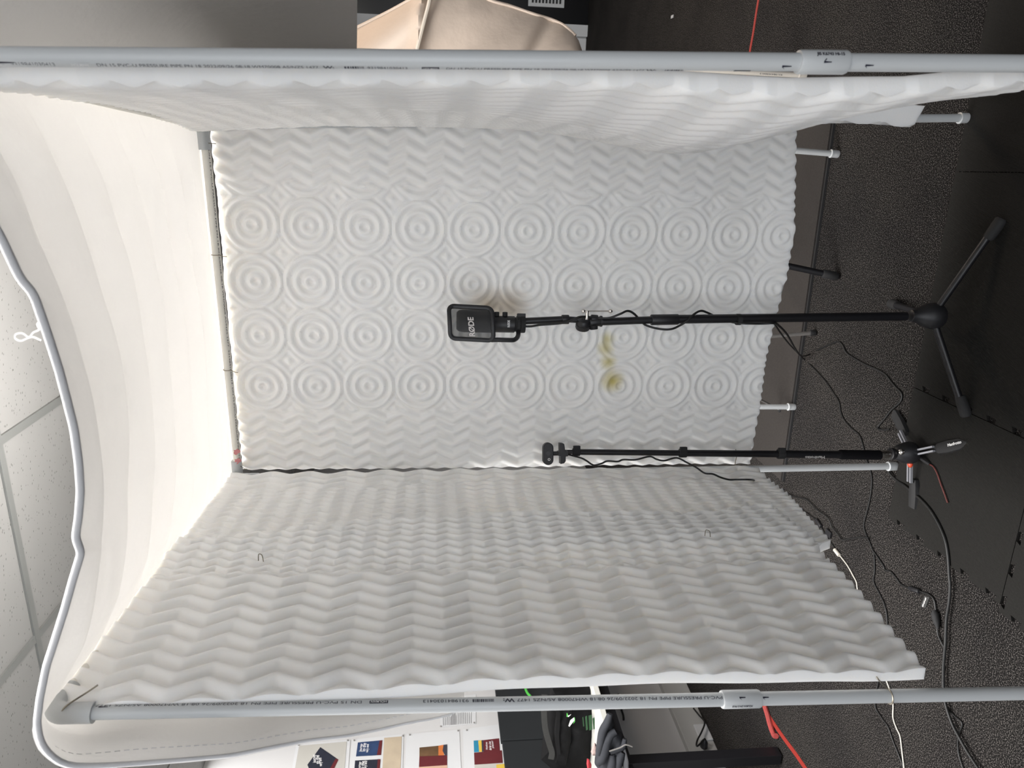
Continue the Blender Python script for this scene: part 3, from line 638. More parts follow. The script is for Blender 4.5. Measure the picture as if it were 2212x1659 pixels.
k = MB(); k.cyl(px(1213, 690), px(1229, 690), .0122, 20, .002); k.cyl(px(1228, 690), px(1246, 691), .0080, 16); k.build('boom_collar', M['black'], stand)
k = MB(); k.cyl(px(1276, 689), px(1291, 690), .0118, 20, .002); k.build('boom_collar', M['black'], stand)
k = MB(); kn = px(1283, 712); k.cyl(kn, kn + V3(.010, 0, .001), .0105, 20, .002); k.cyl(kn + V3(.006, 0, 0), px(1284, 700), .003, 10); k.build('clamp_knob', M['rubber'], stand)
k = MB(); a = px(1260, 694) - V3(0, .045, 0); b = px(1260, 675) - V3(0, .05, 0); k.cyl(a, b, .0042, 16, .001)
u = px(1252, 676) - V3(0, .05, 0); v = px(1309, 676) - V3(0, .05, 0); k.cyl(u, v, .0019, 12); k.ball(u, .0058, 18); k.ball(v, .0056, 18); k.build('t_bar_handle', M['steel'], stand)
MB().cyl(px(1215, 690), px(1128, 694), .0088, 20).build('boom_arm', M['black_paint'], stand)
k = MB(); c = px(1594, 690); k.cyl(c + ZD * .006, c - ZD * .008, .0150, 18, .002); k.box(c + V3(-.002, -.013, 0), V3(.006, 0, 0), V3(0, .006, 0), V3(0, 0, .006)); k.build('cable_clip', M['rubber'], stand)
k = MB(); k.lathe(V3(base[0], Yp, .068), ZD, [(.012, 0), (.030, .002), (.036, .012), (.0365, .028), (.033, .044), (.024, .062), (.018, .074), (.016, .088), (.013, .090)], 32); k.build('base_hub', M['black'], stand)
feet = [on_floor(2085, 890, .016), on_floor(2158, 482, .016)]
d3 = unit(2 * base - feet[0] * V3(1, 1, 0) - feet[1] * V3(1, 1, 0)); feet.append(base + d3 * .30 + ZD * .016)
for ft in feet:
    dr = unit((ft - base) * V3(1, 1, 0)); a = base + dr * .022 + ZD * .088
    lg = MB().cyl(a, ft + ZD * .004, .0092, 18).build('leg', M['black_paint'], stand)
    dd = unit(ft - a); MB().tube([ft - dd * .045, ft - dd * .04, ft - dd * .01, ft + dd * .008, ft + dd * .013], [.0112, .0138, .0150, .0150, .0110], 18).build('rubber_foot', M['rubber'], lg)
# ------------------------------------------------------------------ microphone
mic = empty('microphone', px(1122, 698), 'black studio microphone with pop shield and white lettering on top of the boom stand', 'microphone')
U_ = np.linalg.norm(px(1000, 700) - px(1100, 700)) / 100.0
mo = px(1122, 700); tl_ = math.radians(2.0)
mz = V3(math.sin(tl_) * 0.3, 0, 1); mz = unit(mz); mx_ = V3(1, 0, 0); my = V3(0, -1, 0)     # my points towards the camera
L_ = lambda X, D, Z: mo + mx_ * X * U_ + mz * Z * U_ + my * D
def capsule_body(k, x0, x1, z0, z1, dep, D0, bev):
    cx = (x0 + x1) / 2; r = (x1 - x0) / 2 * U_
    k.lathe(L_(cx, D0, z0), mz, [(r * .90, 0), (r, .002), (r, (z1 - z0) * U_ - bev), (r * .93, (z1 - z0) * U_ - bev * .35), (r * .75, (z1 - z0) * U_)], 32)
k = MB(); capsule_body(k, -19, 17, 10, 62, 0, .0, .003); k.build('body', M['black'], mic)
k = MB(); capsule_body(k, -20, 29, 60, 136, 0, .0, .018); k.build('grille_head', M['black'], mic)
k = MB(); k.lathe(L_(-1, 0, -13), mz, [(.013, 0), (.0205, .001), (.0215, .004), (.0215, .012), (.0195, .0135), (.0215, .015), (.0215, .023), (.0185, .0245), (.0185, .030)], 32); k.build('mount_ring', M['rubber'], mic)
k = MB(); k.cyl(L_(20, 0, -4), L_(20, 0, -4) + mx_ * .001, .004, 12); k.box(L_(17, .0, -4), mx_ * 5.5 * U_, my * .008, mz * 9 * U_); k.build('clamp_screw', M['black'], mic, bevel=.002)
for z in (50, 32): MB().cyl(L_(15, .008, z), L_(24.5, .008, z), 5.6 * U_, 16, .001).build('dial_knob', M['rubber'], mic)
# pop shield: curved frame, mesh and bracket
def shield_pt(X, Z, D0=.062): r = .075; dx = (X + 5) * U_; return L_(X, D0 - (r - math.sqrt(max(r * r - dx * dx, 1e-6))) * .8, Z)
out = []
cx0, cx1, z0, z1, rc = -38, 30, 62, 152, 11
for a0, (cx_, cz_) in zip((0, 90, 180, 270), ((cx1 - rc, z1 - rc), (cx0 + rc, z1 - rc), (cx0 + rc, z0 + rc), (cx1 - rc, z0 + rc))):
    for a in np.radians(np.linspace(a0, a0 + 90, 7)): out.append((cx_ + rc * math.cos(a), cz_ + rc * math.sin(a)))
dens = []
for i in range(len(out)):
    p, q = out[i], out[(i + 1) % len(out)]; m_ = max(1, int(math.hypot(q[0] - p[0], q[1] - p[1]) / 4))
    for t in np.arange(m_) / m_: dens.append((lerp(p[0], q[0], t), lerp(p[1], q[1], t)))
skew = lambda X, Z: (X + (Z - 107) * .035, Z + X * .05)
ring = np.array([shield_pt(*skew(*p)) for p in dens]); n = len(ring)
k = MB(); T = np.roll(ring, -1, 0) - np.roll(ring, 1, 0); T /= np.linalg.norm(T, axis=1)[:, None]
sec = [(1, 1.5), (.55, 1.9), (-.55, 1.9), (-1, 1.5), (-1, -1.5), (-.55, -1.9), (.55, -1.9), (1, -1.5)]
ctr = ring.mean(0); P = np.zeros((n, 8, 3))
for i in range(n):
    ou = ring[i] - ctr; ou -= T[i] * (ou @ T[i]); ou -= my * (ou @ my); ou = unit(ou)
    for j, (a, b) in enumerate(sec): P[i, j] = ring[i] + ou * a * .0052 + my * b * .0040
k.grid(P, close_u=True, close_v=True); sh = k.build('pop_shield_frame', M['black'], mic)
gx = np.linspace(cx0 + 1, cx1 - 1, 26); gz = np.linspace(z0 + 1, z1 - 1, 26)
G = np.array([[shield_pt(*skew(X, Z)) for Z in gz] for X in gx])
grid_obj('pop_mesh', G + my * .0006, G - my * .0002, M['popmesh'], sh)
k = MB(); sx = lambda X, Z, D: L_(X, D, Z)
br = [shield_pt(*skew(-37, 66)), sx(-38, 52, .060), sx(-38, 22, .056), sx(-36, 14, .050), sx(-32, 9, .040), sx(-26, 5, .024), sx(-16, 3, .010)]
k.tube(smooth_path(br, 5), .0058, 12); k.build('shield_bracket', M['black'], mic)
P, F = text2d('RØDE', 1.0, 6, 0, .03); x = (P[:, 0] - P[:, 0].min()) / (P[:, 0].max() - P[:, 0].min()); y = P[:, 1] / max(P[:, 1].max(), 1e-6)
V = np.array([shield_pt(-31.5 + 39.5 * a, 101 + 12 * b + (a - .5) * 4, .0640) for a, b in zip(x, y)]); MB().add(V, F).build('brand_lettering', M['grey_print'], sh, False)
place_text('RØDE', L_(-9, .0229, 22.5), mx_, mz, 15 * U_, 5.5 * U_, M['white_print'], mic, 'body_lettering', bold=.03)
MB().ball(L_(1, .0305, 73), .0022, 10).build('status_light', M['grey_tube'], mic)
# mic cable: from the mic base, winding round the stand, down to the floor
P_ = lambda x, y, d=0.0: px(x, y) + V3(0, -d, 0)
run = [P_(1133, 706, .016), P_(1146, 706, .018), P_(1165, 703, .018), P_(1205, 700, .020), P_(1232, 694, .022), P_(1246, 687, .024), P_(1262, 685, .012), P_(1285, 687, .008), P_(1312, 688, .014), P_(1335, 680, .020), P_(1352, 673, .016), P_(1368, 678, .006), P_(1385, 692, -.006), P_(1395, 703, .004), P_(1420, 711, .012), P_(1445, 712, .014), P_(1465, 704, .012), P_(1480, 694, .015), P_(1495, 680, .014), P_(1512, 672, .006), P_(1530, 675, -.006), P_(1552, 684, -.012), P_(1575, 694, -.004), P_(1600, 699, .010), P_(1640, 700, .012), P_(1668, 699, .012)]
fl = lambda pts, z: [on_floor(x, y, z) for x, y in pts]
def hang(a, b, n): return [lerp(a, b, t) for t in np.linspace(0, 1, n + 2)[1:-1]]
cr = .0030
airA = [at_y(1685, 708, 1.90), at_y(1700, 728, 1.93), at_y(1715, 752, 1.95), at_y(1730, 768, 1.97)]
endA = fl([(1748, 766), (1775, 752), (1800, 741), (1812, 739), (1820, 746), (1828, 762), (1845, 774), (1870, 788), (1893, 798), (1912, 809), (1924, 824), (1936, 838), (1946, 848), (1948, 858), (1943, 870), (1925, 886), (1912, 903), (1896, 924)], cr + .001)
airA = [lerp(px(1668, 699) + V3(0, -.012, 0), endA[0], t) + ZD * (.30 * 0) for t in ()] + [at_y(1682, 703, 1.92), at_y(1700, 722, 2.02), at_y(1716, 750, 2.25), at_y(1730, 768, 2.5)]
k = MB(); k.tube(smooth_path(run + airA + endA[0:] + fl([(1908, 929), (1922, 927)], cr + .012), 6), cr, 8)
tag(k.build('microphone_cable', M['cable']), 'black cable wound round the mic stand pole, then lying in a bend on the carpet', 'cable')

# ================================================================== CAMERA MONOPOD AND WEBCAM
Ym = 2.035; mb_ = V3(-.207, Ym, 0)
mono = empty('camera_monopod', mb_, 'slim black monopod with flip locks and three-legged flat base in the far left corner', 'monopod')
qx = lambda x, y, d=0.0: at_y(x, y, Ym) + V3(0, -d, 0)
axis_y = lambda x: 976 + (983 - 976) * (x - 1215) / 685.0
def mt(x0, x1, r, name, m, bev=0.0): return MB().cyl(qx(x0, axis_y(x0)), qx(x1, axis_y(x1)), r, 22, bev).build(name, m, mono)
mt(1212, 1250, .0062, 'tube_section', M['black_paint']); mt(1245, 1480, .0084, 'tube_section', M['black_paint']); mt(1475, 1690, .0098, 'tube_section', M['black_paint']); tb = mt(1685, 1820, .0112, 'tube_section', M['black_paint'])
mt(1813, 1902, .0142, 'foam_grip', M['foam_grip'], .003)
for x, r in ((1245, .0115), (1475, .0130), (1687, .0142)):
    k = MB(); k.cyl(qx(x - 8, axis_y(x)), qx(x + 8, axis_y(x)), r, 22, .002); k.box(qx(x, axis_y(x) - 8.5, .006), V3(.007, 0, 0), V3(0, .007, 0), V3(0, 0, .0095)); k.build('flip_lock', M['rubber'], mono, bevel=.0015)
place_text('Manfrotto', qx(1777, axis_y(1755) + 2.5, .0117), ZD * 1.0, -RGT, .060, .0075, M['grey_print'], tb, 'brand_lettering', bold=.02)
k = MB(); k.lathe(qx(1922, 980), -ZD, [(.013, 0), (.0175, .002), (.0180, .010), (.015, .014)], 24); k.build('joint_collar', M['black'], mono)
k = MB(); k.lathe(qx(1901, 982), -ZD, [(.0120, 0), (.0128, .003), (.0128, .024), (.011, .030)], 24); k.build('chrome_sleeve', M['steel'], mono)
k = MB(); k.ball(qx(1938, 975, .019), .0095, 18); k.build('ball_joint', M['steel'], mono)
k = MB(); k.lathe(V3(mb_[0] + .003, Ym, .028), ZD, [(.018, 0), (.030, .004), (.034, .016), (.031, .034), (.024, .052), (.018, .062), (.012, .066)], 28); k.build('base_hub', M['black'], mono)
k = MB(); bt = on_floor(1966, 1002, .045); k.ball(bt, .0105, 14, (1.1, .9, .7)); k.build('release_button', M['orange'], mono)
tips = [on_floor(2096, 953, .012), on_floor(1926, 886, .012), on_floor(1968, 1110, .012)]
for i, tp in enumerate(tips):
    dr = unit((tp - mb_) * V3(1, 1, 0)); sd = np.cross(ZD, dr); Ln = np.linalg.norm((tp - mb_)[:2])
    A_ = mb_ + dr * .026 + ZD * .040; Bm = mb_ + dr * .085 + ZD * .032
    lg = MB(); prof = [(.080, .009, .024), (.092, .0155, .027), (.13, .0180, .022), (.17, .0160, .017), (Ln - .03, .0090, .010), (Ln, .0038, .007)]
    P = np.zeros((len(prof), 8, 3))
    for a, (dd, hw, zt) in enumerate(prof):
        c = mb_ + dr * dd
        for b, (s_, zz_) in enumerate(((-1, .25), (-.9, .8), (-.4, 1), (.4, 1), (.9, .8), (1, .25), (.7, .0), (-.7, .0))): P[a, b] = c + sd * s_ * hw + ZD * (.003 + (zt - .003) * zz_)
    lg.grid(P, close_v=True); n = len(prof); lg.f.append(tuple(range(8))[::-1]); lg.f.append(tuple(range((n - 1) * 8, n * 8)))
    lo = lg.build('leg', M['rubber'], mono)
    br = MB()
    for s_ in (-1, 1): br.box((A_ + Bm) / 2 + sd * s_ * .0062, (Bm - A_) / 2 * 1.15, sd * .0024, ZD * .004)
    br.box(A_ + (Bm - A_) * .0, dr * .006, sd * .0085, ZD * .004); br.build('slotted_bracket', M['alu'], lo, False)
    if i == 0:
        c = mb_ + dr * .145 + ZD * .0275; place_text('Manfrotto', c - sd * .0035 + ZD * .0016, dr, sd, .055, .0085, M['white_print'], lo, 'leg_lettering', bold=.04)
# webcam on top
wc = empty('webcam', qx(1206, 977), 'small black pill-shaped webcam with round white mark, clipped on top of the monopod', 'webcam')
uw = np.linalg.norm(qx(1100, 978) - qx(1200, 978)) / 100
c0 = qx(1181, 978.5, .03)
pts = []
for sgn, a0 in ((1, -90), (-1, 90)):
    for a in np.radians(np.linspace(a0, a0 + 180, 12)): pts.append(c0 + RGT * (sgn * 12.5 + 11.2 * math.cos(a)) * uw + ZD * 11.2 * math.sin(a) * uw)
k = MB(); k.prism(pts, V3(0, .022, 0)); k.build('housing', M['black'], wc, bevel=.002)
k = MB(); k.cyl(c0 + RGT * 1.5 * uw + V3(0, .001, 0), c0 + RGT * 1.5 * uw - V3(0, .0012, 0), 5 * uw, 24); k.build('lens', M['doorblack'], wc)
k = MB(); c1 = c0 + RGT * -11.5 * uw - ZD * 1.5 * uw; tp_ = [c1 - V3(0, .0008, 0) + 2.2 * uw * (RGT * math.cos(a) + ZD * math.sin(a)) for a in np.linspace(0, 2 * math.pi, 20)]; k.tube(tp_, .7 * uw, 6, cap=False); k.build('logo_mark', M['white_print'], wc)
ol = [(-22, -27), (-20.5, -35), (-16, -38.5), (-6, -38.5), (-5.5, -44), (5.5, -44), (6, -38.5), (9, -37), (20, -35.5), (22, -33.5), (22.5, -25.5), (5, -26), (4.5, -22), (-4.5, -22), (-5, -27)]
k = MB(); k.prism([c0 + V3(0, .002, 0) + RGT * a * uw + ZD * (b + 0) * uw * .98 for a, b in ol], V3(0, .030, 0)); k.build('mounting_clip', M['black'], wc, smooth=False, bevel=.0015)
k = MB(); k.cyl(c0 + V3(0, .013, -10 * uw), c0 + V3(0, .013, -28 * uw), 4.6 * uw, 16); k.build('neck', M['black'], wc)
# webcam cable: beside the pole, behind the foam corner, then out over the carpet
r_ = .0026
c1_ = [qx(1228, 982, -.004), qx(1240, 985, .004), qx(1255, 989, .012), qx(1266, 995, .012), qx(1276, 1002, .012), qx(1284, 1004, .012), qx(1298, 1000, .012), qx(1310, 995, .012), qx(1332, 996, .012), qx(1344, 992, .012), qx(1370, 992, .014), qx(1400, 985, .014), qx(1415, 991, .014), qx(1432, 994, .014), qx(1458, 988, .014), qx(1480, 998, .016), qx(1500, 1009, .02)]
c1_ += [at_y(1522, 1022, 1.98), at_y(1540, 1024, 1.96), at_y(1556, 1031, 1.955), at_y(1574, 1036, 1.965), at_y(1590, 1036, 1.965), at_y(1618, 1036, 1.96), at_y(1630, 1038, 2.02), at_y(1650, 1046, 2.2), at_y(1670, 1051, 2.45)]
c1_ += fl([(1690, 1057), (1708, 1070), (1722, 1074), (1738, 1077), (1750, 1086), (1764, 1101), (1780, 1112), (1790, 1121), (1797, 1138), (1810, 1155), (1819, 1166), (1840, 1163), (1860, 1161), (1876, 1162)], r_ + .0065)
k = MB(); k.tube(smooth_path(c1_, 6), r_, 8); tag(k.build('webcam_cable', M['cable']), 'thin black cable dropping beside the monopod and running out over the carpet at left', 'cable')
# thin black cable from the stand across the carpet
k = MB(); k.tube(smooth_path([px(1668, 701) + V3(0, -.014, 0), at_y(1684, 716, 2.0), at_y(1702, 740, 2.3), at_y(1718, 757, 2.55)] + fl([(1737, 776), (1752, 790), (1770, 809), (1785, 826), (1800, 848), (1812, 868), (1816, 890), (1824, 908), (1840, 926), (1856, 940), (1864, 962), (1870, 988), (1879, 1012), (1883, 1035), (1881, 1065), (1876, 1092), (1868, 1122), (1866, 1138), (1871, 1155), (1880, 1175), (1888, 1200), (1889, 1235), (1887, 1256), (1900, 1283), (1910, 1305), (1916, 1335), (1915, 1390), (1900, 1460), (1890, 1520), (1904, 1550), (1918, 1570), (1930, 1603), (1945, 1640), (1954, 1665)], .0036), 6), .0026, 8)
tag(k.build('power_cable', M['cable']), 'thin black cable curving over the carpet from the mic stand, past the left foam wall', 'cable')
k = MB(); pts_e = fl([(1886, 1190), (1898, 1207), (1908, 1222), (1912, 1231), (1924, 1235), (1936, 1249), (1946, 1262), (1960, 1269)], .0036)
k.tube(smooth_path(pts_e + fl([(1975, 1274), (1992, 1279), (2006, 1284), (2017, 1295), (2021, 1315)], .0045) + fl([(2024, 1345), (2026, 1370), (2034, 1388), (2041, 1402)], .006), 6), .0027, 8)
adp = empty('adapter_cable', on_floor(1975, 1274), 'short black lead with a fat bead and inline plug, left of the left foam', 'cable')
k.build('lead', M['cable'], adp)
a, b = on_floor(1965, 1270, .007), on_floor(1986, 1278, .007); MB().cyl(a, b, .0072, 16, .0015).build('ferrite_bead', M['black'], adp)
a, b = on_floor(2018, 1318, .011), on_floor(2026, 1358, .011); k = MB(); k.tube([a, lerp(a, b, .2), lerp(a, b, .6), b], [.005, .011, .010, .004], 14); k.build('inline_plug', M['rubber'], adp)
# thick extension cable
k = MB(); k.tube(smooth_path(fl([(1916, 1004), (1917, 1014), (1926, 1028), (1940, 1040)], .010) + fl([(1955, 1050), (1975, 1067), (1992, 1082), (2008, 1100), (2022, 1122), (2034, 1146), (2043, 1172), (2048, 1205), (2050, 1240), (2052, 1265), (2050, 1300), (2044, 1340), (2042, 1390), (2038, 1440), (2038, 1490), (2042, 1520), (2055, 1560), (2070, 1590), (2090, 1625), (2118, 1668)], .0135), 6), .0044, 10)
tag(k.build('extension_cable', M['cable']), 'thick black cable curving across the dark floor mats from the monopod base', 'cable')
k = MB(); k.tube(smooth_path(fl([(2040, 1440), (2035, 1475), (2041, 1520), (2060, 1545), (2078, 1563), (2070, 1590), (2070, 1625), (2082, 1665)], .0045), 6), .0022, 8)
tag(k.build('thin_cable', M['cable']), 'very thin black cable looping beside the thick one near the left post', 'cable')
# lead from the monopod corner to the white cable
k = MB(); dl = empty('usb_lead', on_floor(1768, 1128), 'thin black lead with a small oblong plug, running along the bottom of the left foam', 'cable')
k.tube(smooth_path(fl([(1600, 1000), (1628, 1016), (1640, 1028), (1658, 1040), (1670, 1053), (1684, 1064), (1706, 1080), (1730, 1098), (1748, 1112), (1764, 1124), (1776, 1142), (1786, 1160), (1797, 1175), (1803, 1184)], .0032), 6), .0022, 8); k.build('lead', M['cable'], dl)
a, b = on_floor(1763, 1122, .006), on_floor(1774, 1138, .006); MB().cyl(a, b, .0075, 12, .002).build('plug', M['black'], dl)
wcab = empty('white_extension_lead', on_floor(1807, 1192), 'white extension lead with a pale plug lying beside the left foam wall', 'cable')
MB().tube(smooth_path(fl([(1812, 1198), (1822, 1210), (1832, 1224), (1842, 1242), (1850, 1258), (1853, 1276), (1870, 1340), (1895, 1420), (1922, 1490), (1929, 1520), (1929, 1550), (1936, 1572), (1944, 1590), (1948, 1620), (1951, 1645), (1954, 1668)], .004), 6), .0022, 8).build('lead', M['cable_white'], wcab)
a, b = on_floor(1803, 1187, .007), on_floor(1813, 1200, .007); MB().cyl(a, b, .0070, 12, .0015).build('plug', M['cable_white'], wcab)
k = MB(); c = on_floor(1790, 1152, .005); k.box(c, AD * .017, BD * .012, ZD * .004); tag(k.build('black_tag', M['black'], smooth=False, bevel=.001), 'small black square tag lying on the carpet between two cables', 'tag')
k = MB(); c = on_floor(1999, 1300, .002); k.box(c, unit(on_floor(2003, 1290) - on_floor(1995, 1312)) * .020, unit(on_floor(2008, 1303) - on_floor(1990, 1298)) * .011, ZD * .0015); cardo = k.build('printed_card', M['clear_card'], smooth=False)
tag(cardo, 'small dark printed card lying on the carpet beside the inline plug', 'card')
for i in range(3):
    q = MB(); q.box(lerp(on_floor(2003, 1291), on_floor(1995, 1311), (i + .5) / 3) + ZD * .0037, AD * .002, BD * .005, ZD * .0002); q.build('print_mark', M['grey_print'], cardo, False)
k = MB(); k.tube(smooth_path([on_floor(1980, 985, .03), on_floor(1994, 994, .022), on_floor(2008, 1003, .014)], 4), .0045, 8); rc_ = empty('lanyard', on_floor(2010, 1003), 'thin dull red lanyard trailing from the monopod base over the mat', 'lanyard')
k.build('cord_sleeve', M['rubber'], rc_)
MB().tube(smooth_path(fl([(2008, 1003), (2016, 1008), (2024, 1022), (2032, 1045), (2040, 1066), (2047, 1086)], .0135), 5), .0022, 8).build('cord', M['cable_red'], rc_)

# ================================================================== FLOOR MATS
mO = V3(-.426, 2.194, 0); mb1 = unit(V3(.957, -.285, 0)); ma1 = unit(V3(-.285, -.957, 0))
def tooth_edge(p, q, nt, depth, nrm, phase=0):
    out = [p]
    for i in range(nt):
        for t, dp in ((.22, 0), (.16, 1), (.58, 1), (.50, 0)): out.append(lerp(p, q, (i + t) / nt) + nrm * dp * depth)
    return out
def puzzle_mat(u0, u1, v0, v1, teeth, label, m, O=mO, e1=mb1, e2=ma1, th=.008):
    P = lambda u, v: O + e1 * u + e2 * v; g = .0012; u0 += g; u1 -= g; v0 += g; v1 -= g
    c = [P(u0, v0), P(u1, v0), P(u1, v1), P(u0, v1)]; nrm = [-e2, e1, e2, -e1]; out = []
    for i in range(4):
        p, q = c[i], c[(i + 1) % 4]
        if teeth[i] == 0: out.append(p)
        else: out += tooth_edge(p, q, max(2, int(np.linalg.norm(q - p) / .085)), .014 * teeth[i], nrm[i])
    k = MB(); k.prism([o + ZD * .001 for o in out], ZD * th); o = k.build('foam_floor_mat', m, smooth=False)
    return tag(o, label, 'floor mat', 'dark interlocking floor mats')
puzzle_mat(0, .435, 0, .485, (0, 0, 0, -1), 'dark foam mat under the monopod base with a jagged interlocking edge', M['mat'])
puzzle_mat(.435, 1.06, 0, .62, (0, 0, 0, -1), 'dark foam mat under the microphone stand', M['mat'])
puzzle_mat(-.02, .435, .485, 1.1, (-1, 0, 0, -1), 'dark foam mat nearest the camera, in front of the mat under the monopod', M['mat'])
puzzle_mat(.435, 1.06, .62, 1.25, (-1, 0, 0, -1), 'dark foam mat nearest the camera, in front of the microphone stand', M['mat'])
puzzle_mat(1.06, 1.68, 0, .62, (0, 0, 0, 0), 'dark foam mat under the right foam wall, beside the rear right post', M['mat'])
puzzle_mat(1.06, 1.68, .62, 1.25, (-1, 0, 0, 0), 'dark foam mat by the near right post', M['mat'])
m2a, m2b = on_floor(1712, 910), on_floor(1800, 290); e1 = unit((m2b - m2a)); e2 = V3(-e1[1], e1[0], 0); O2 = m2a - e1 * .26
o = puzzle_mat(0, 1.47, 0, 1.1, (0, 0, 0, 0), 'large grey foam mat behind the booth with a dark front edge', M['mat_grey'], O2, e1, e2, .014)
k = MB(); k.box(O2 + e1 * .735 - e2 * .004 + ZD * .005, e1 * .735, e2 * .004, ZD * .0045); k.build('edge_strip', M['rubber'], o, False)

# ================================================================== FRAMES BEHIND
def back_frame(corners, label, m, z=2.0, dims=None):
    r = empty('pvc_pipe_frame', (corners[0][0] + corners[1][0]) / 2 * V3(1, 1, 0), label, 'frame')
    for b, t in corners:
        p = MB().tube([b + ZD * .004, lerp(b, t, .5), t], RP, 20).build('post', m, r)
        MB().lathe(b + ZD * .001, t - b, [(.009, 0), (.0125, .001), (.0135, .004), (.0135, .026), (.0150, .027), (.0150, .031), (.0118, .032)], 24).build('foot_cap', M['pvc'] if m is M['pvc'] else m, p)
    T = [t for b, t in corners]
    for i in range(len(T)):
        a, b = T[i], T[(i + 1) % len(T)]
        if i == len(T) - 1 and len(T) < 4: break
        MB().tube([a, b], RP, 16).build('rail', m, r)
    return r
def lean(foot, px_up, z_up=.45):     # post through foot and a second sighted point
    b = on_floor(*foot); u = at_y(px_up[0], px_up[1], b[1]); d = (u - b) / (u[2] - b[2]); return b, d
b1, d1 = lean((1718, 879), (1640, 877)); b2, d2 = lean((1812, 333), (1715, 320))
dep = AD * 1.02
c1 = (b1, b1 + ZD * 1.9 + V3(d1[0], d1[1], 0) * .5); c2 = (b2, b2 + ZD * 1.9 + V3(d2[0], d2[1], 0) * .9)
c3 = (b2 + dep, b2 + dep + ZD * 1.9); c4 = (b1 + dep, b1 + dep + ZD * 1.9)
back_frame([c1, c2, c3, c4], 'second white PVC pipe frame standing behind the booth, its capped feet on the grey mat', M['pvc'])
b3 = on_floor(1742, 163); t3 = b3 + V3(.06, .10, 2.0); b4 = b3 + AD * 1.15 + BD * .02; b5 = b3 + BD * .10 + AD * .0
fr3 = back_frame([(b3, t3), (b4, b4 + ZD * 2.0 + V3(.06, .1, 0))], 'PVC pipe frame in a warm-lit tint, off to the right carrying the beige quilt', M['pvc_warm_lit'])
wt = MB(); P, F = text2d('9319841030413', 1.0); d_ = unit(t3 - b3); tc = unit(-b3 * V3(1, 1, 0)); rt = V3(-tc[1], tc[0], 0)
V = (b3 + d_ * .10)[None] + P[:, :1] / P[:, 0].max() * .09 * d_[None] - (P[:, 1:2] * .008) * rt[None] + tc[None] * (RP + .0006); wt.add(V, F).build('printed_text', M['ink'], fr3, False)
# beige quilt over that frame
Yq = 3.0
outl = [(640, 98), (770, 60), (840, 25), (900, -8), (960, -25), (1010, -24), (1060, 2), (1100, 12), (1150, 30), (1185, 40), (1215, 52), (1238, 70), (1252, 90), (1257, 108)]
ox = np.array([p[0] for p in outl], float); oy = np.array([p[1] for p in outl], float)
nx, ny = 90, 50; xs = np.linspace(640, 1257, nx); P = np.zeros((nx, ny, 3))
for i, x in enumerate(xs):
    y0 = np.interp(x, ox, oy)
    for j, v in enumerate(np.linspace(0, 1, ny)):
        y = y0 + (185 - y0) * v
        cz = (x - 905 + .12 * (y - 50))
        dep_ = .0 + .05 * math.sin((x - 700) / 60.0 + y / 40.0) * .4 + max(0, -cz) / 1580 * 3.4 - .04 * math.exp(-(cz / 14) ** 2) + .018 * math.sin((x + 1.3 * y) / 22.0) * (1 if cz < 0 else .25) + .05 * (1 - v) ** 3 + .03 * math.exp(-((x - 1165 + .5 * (y - 90)) / 18) ** 2)
        P[i, j] = at_y(x, y, Yq + dep_)
qb = empty('beige_quilt', V3(P[45, 25][0], Yq, 0), 'beige quilt with cream piped seam hanging at the right, behind the near right post', 'quilt')
grid_obj('quilt_panel', P - FWD * .0, P + V3(.012, .02, 0), M['beige'], qb)
MB().tube(smooth_path([at_y(x, y, Yq - .035) for x, y in [(934, -30), (926, 10), (918, 40), (908, 80), (898, 120), (890, 160)]], 5), .008, 8).build('seam_piping', M['beige_trim'], qb)
MB().tube(smooth_path([P[i, 0] for i in range(0, nx, 3)], 2), .007, 8).build('edge_binding', M['beige'], qb)
# stands behind the booth
bst = empty('light_stand', on_floor(1790, 500) * V3(1, 1, 0), 'black tripod stand behind the booth, one rubber-footed leg showing below the foam circles', 'stand')
ft = on_floor(1806, 597, .012); up = at_y(1700, 574, ft[1] + .02); dd = unit(up - ft); hubp = ft + dd * .50
MB().cyl(ft, hubp, .0115, 16).build('leg', M['black_paint'], bst); MB().tube([ft + dd * .05, ft + dd * .045, ft, ft - dd * .008], [.013, .0155, .0155, .010], 16).build('rubber_foot', M['rubber'], bst)
for ox_, oy_ in ((.03, .46), (.24, .42)):
    f2 = V3(hubp[0] + ox_, hubp[1] + oy_, .016); MB().cyl(f2, hubp, .0115, 14).build('leg', M['black_paint'], bst)
MB().cyl(hubp - ZD * .02, hubp + ZD * .55, .013, 16).build('pole', M['black_paint'], bst)
gst = empty('light_stand', on_floor(1760, 719) * V3(1, 1, 0), 'grey tubular stand leg with black foot showing just left of the mic stand pole', 'stand')
ft = on_floor(1758, 719, .01); up = at_y(1670, 726, ft[1]); dd = unit(up - ft); hubp = ft + dd * .62
MB().cyl(ft, hubp, .0075, 14).build('leg', M['grey_tube'], gst); MB().cyl(ft - dd * .006, ft + dd * .018, .0115, 14, .002).build('rubber_foot', M['rubber'], gst)
for pxl in ((1690, 884),):
    f2 = on_floor(1682, 884, .02); MB().cyl(f2, hubp, .0045, 12).build('leg', M['grey_tube'], gst); MB().cyl(f2, f2 - ZD * .012, .013, 12, .002).build('rubber_foot', M['rubber'], gst)
f3 = hubp * V3(1, 1, 0) + V3(.22, .60, .016); MB().cyl(f3, hubp, .0075, 12).build('leg', M['grey_tube'], gst)

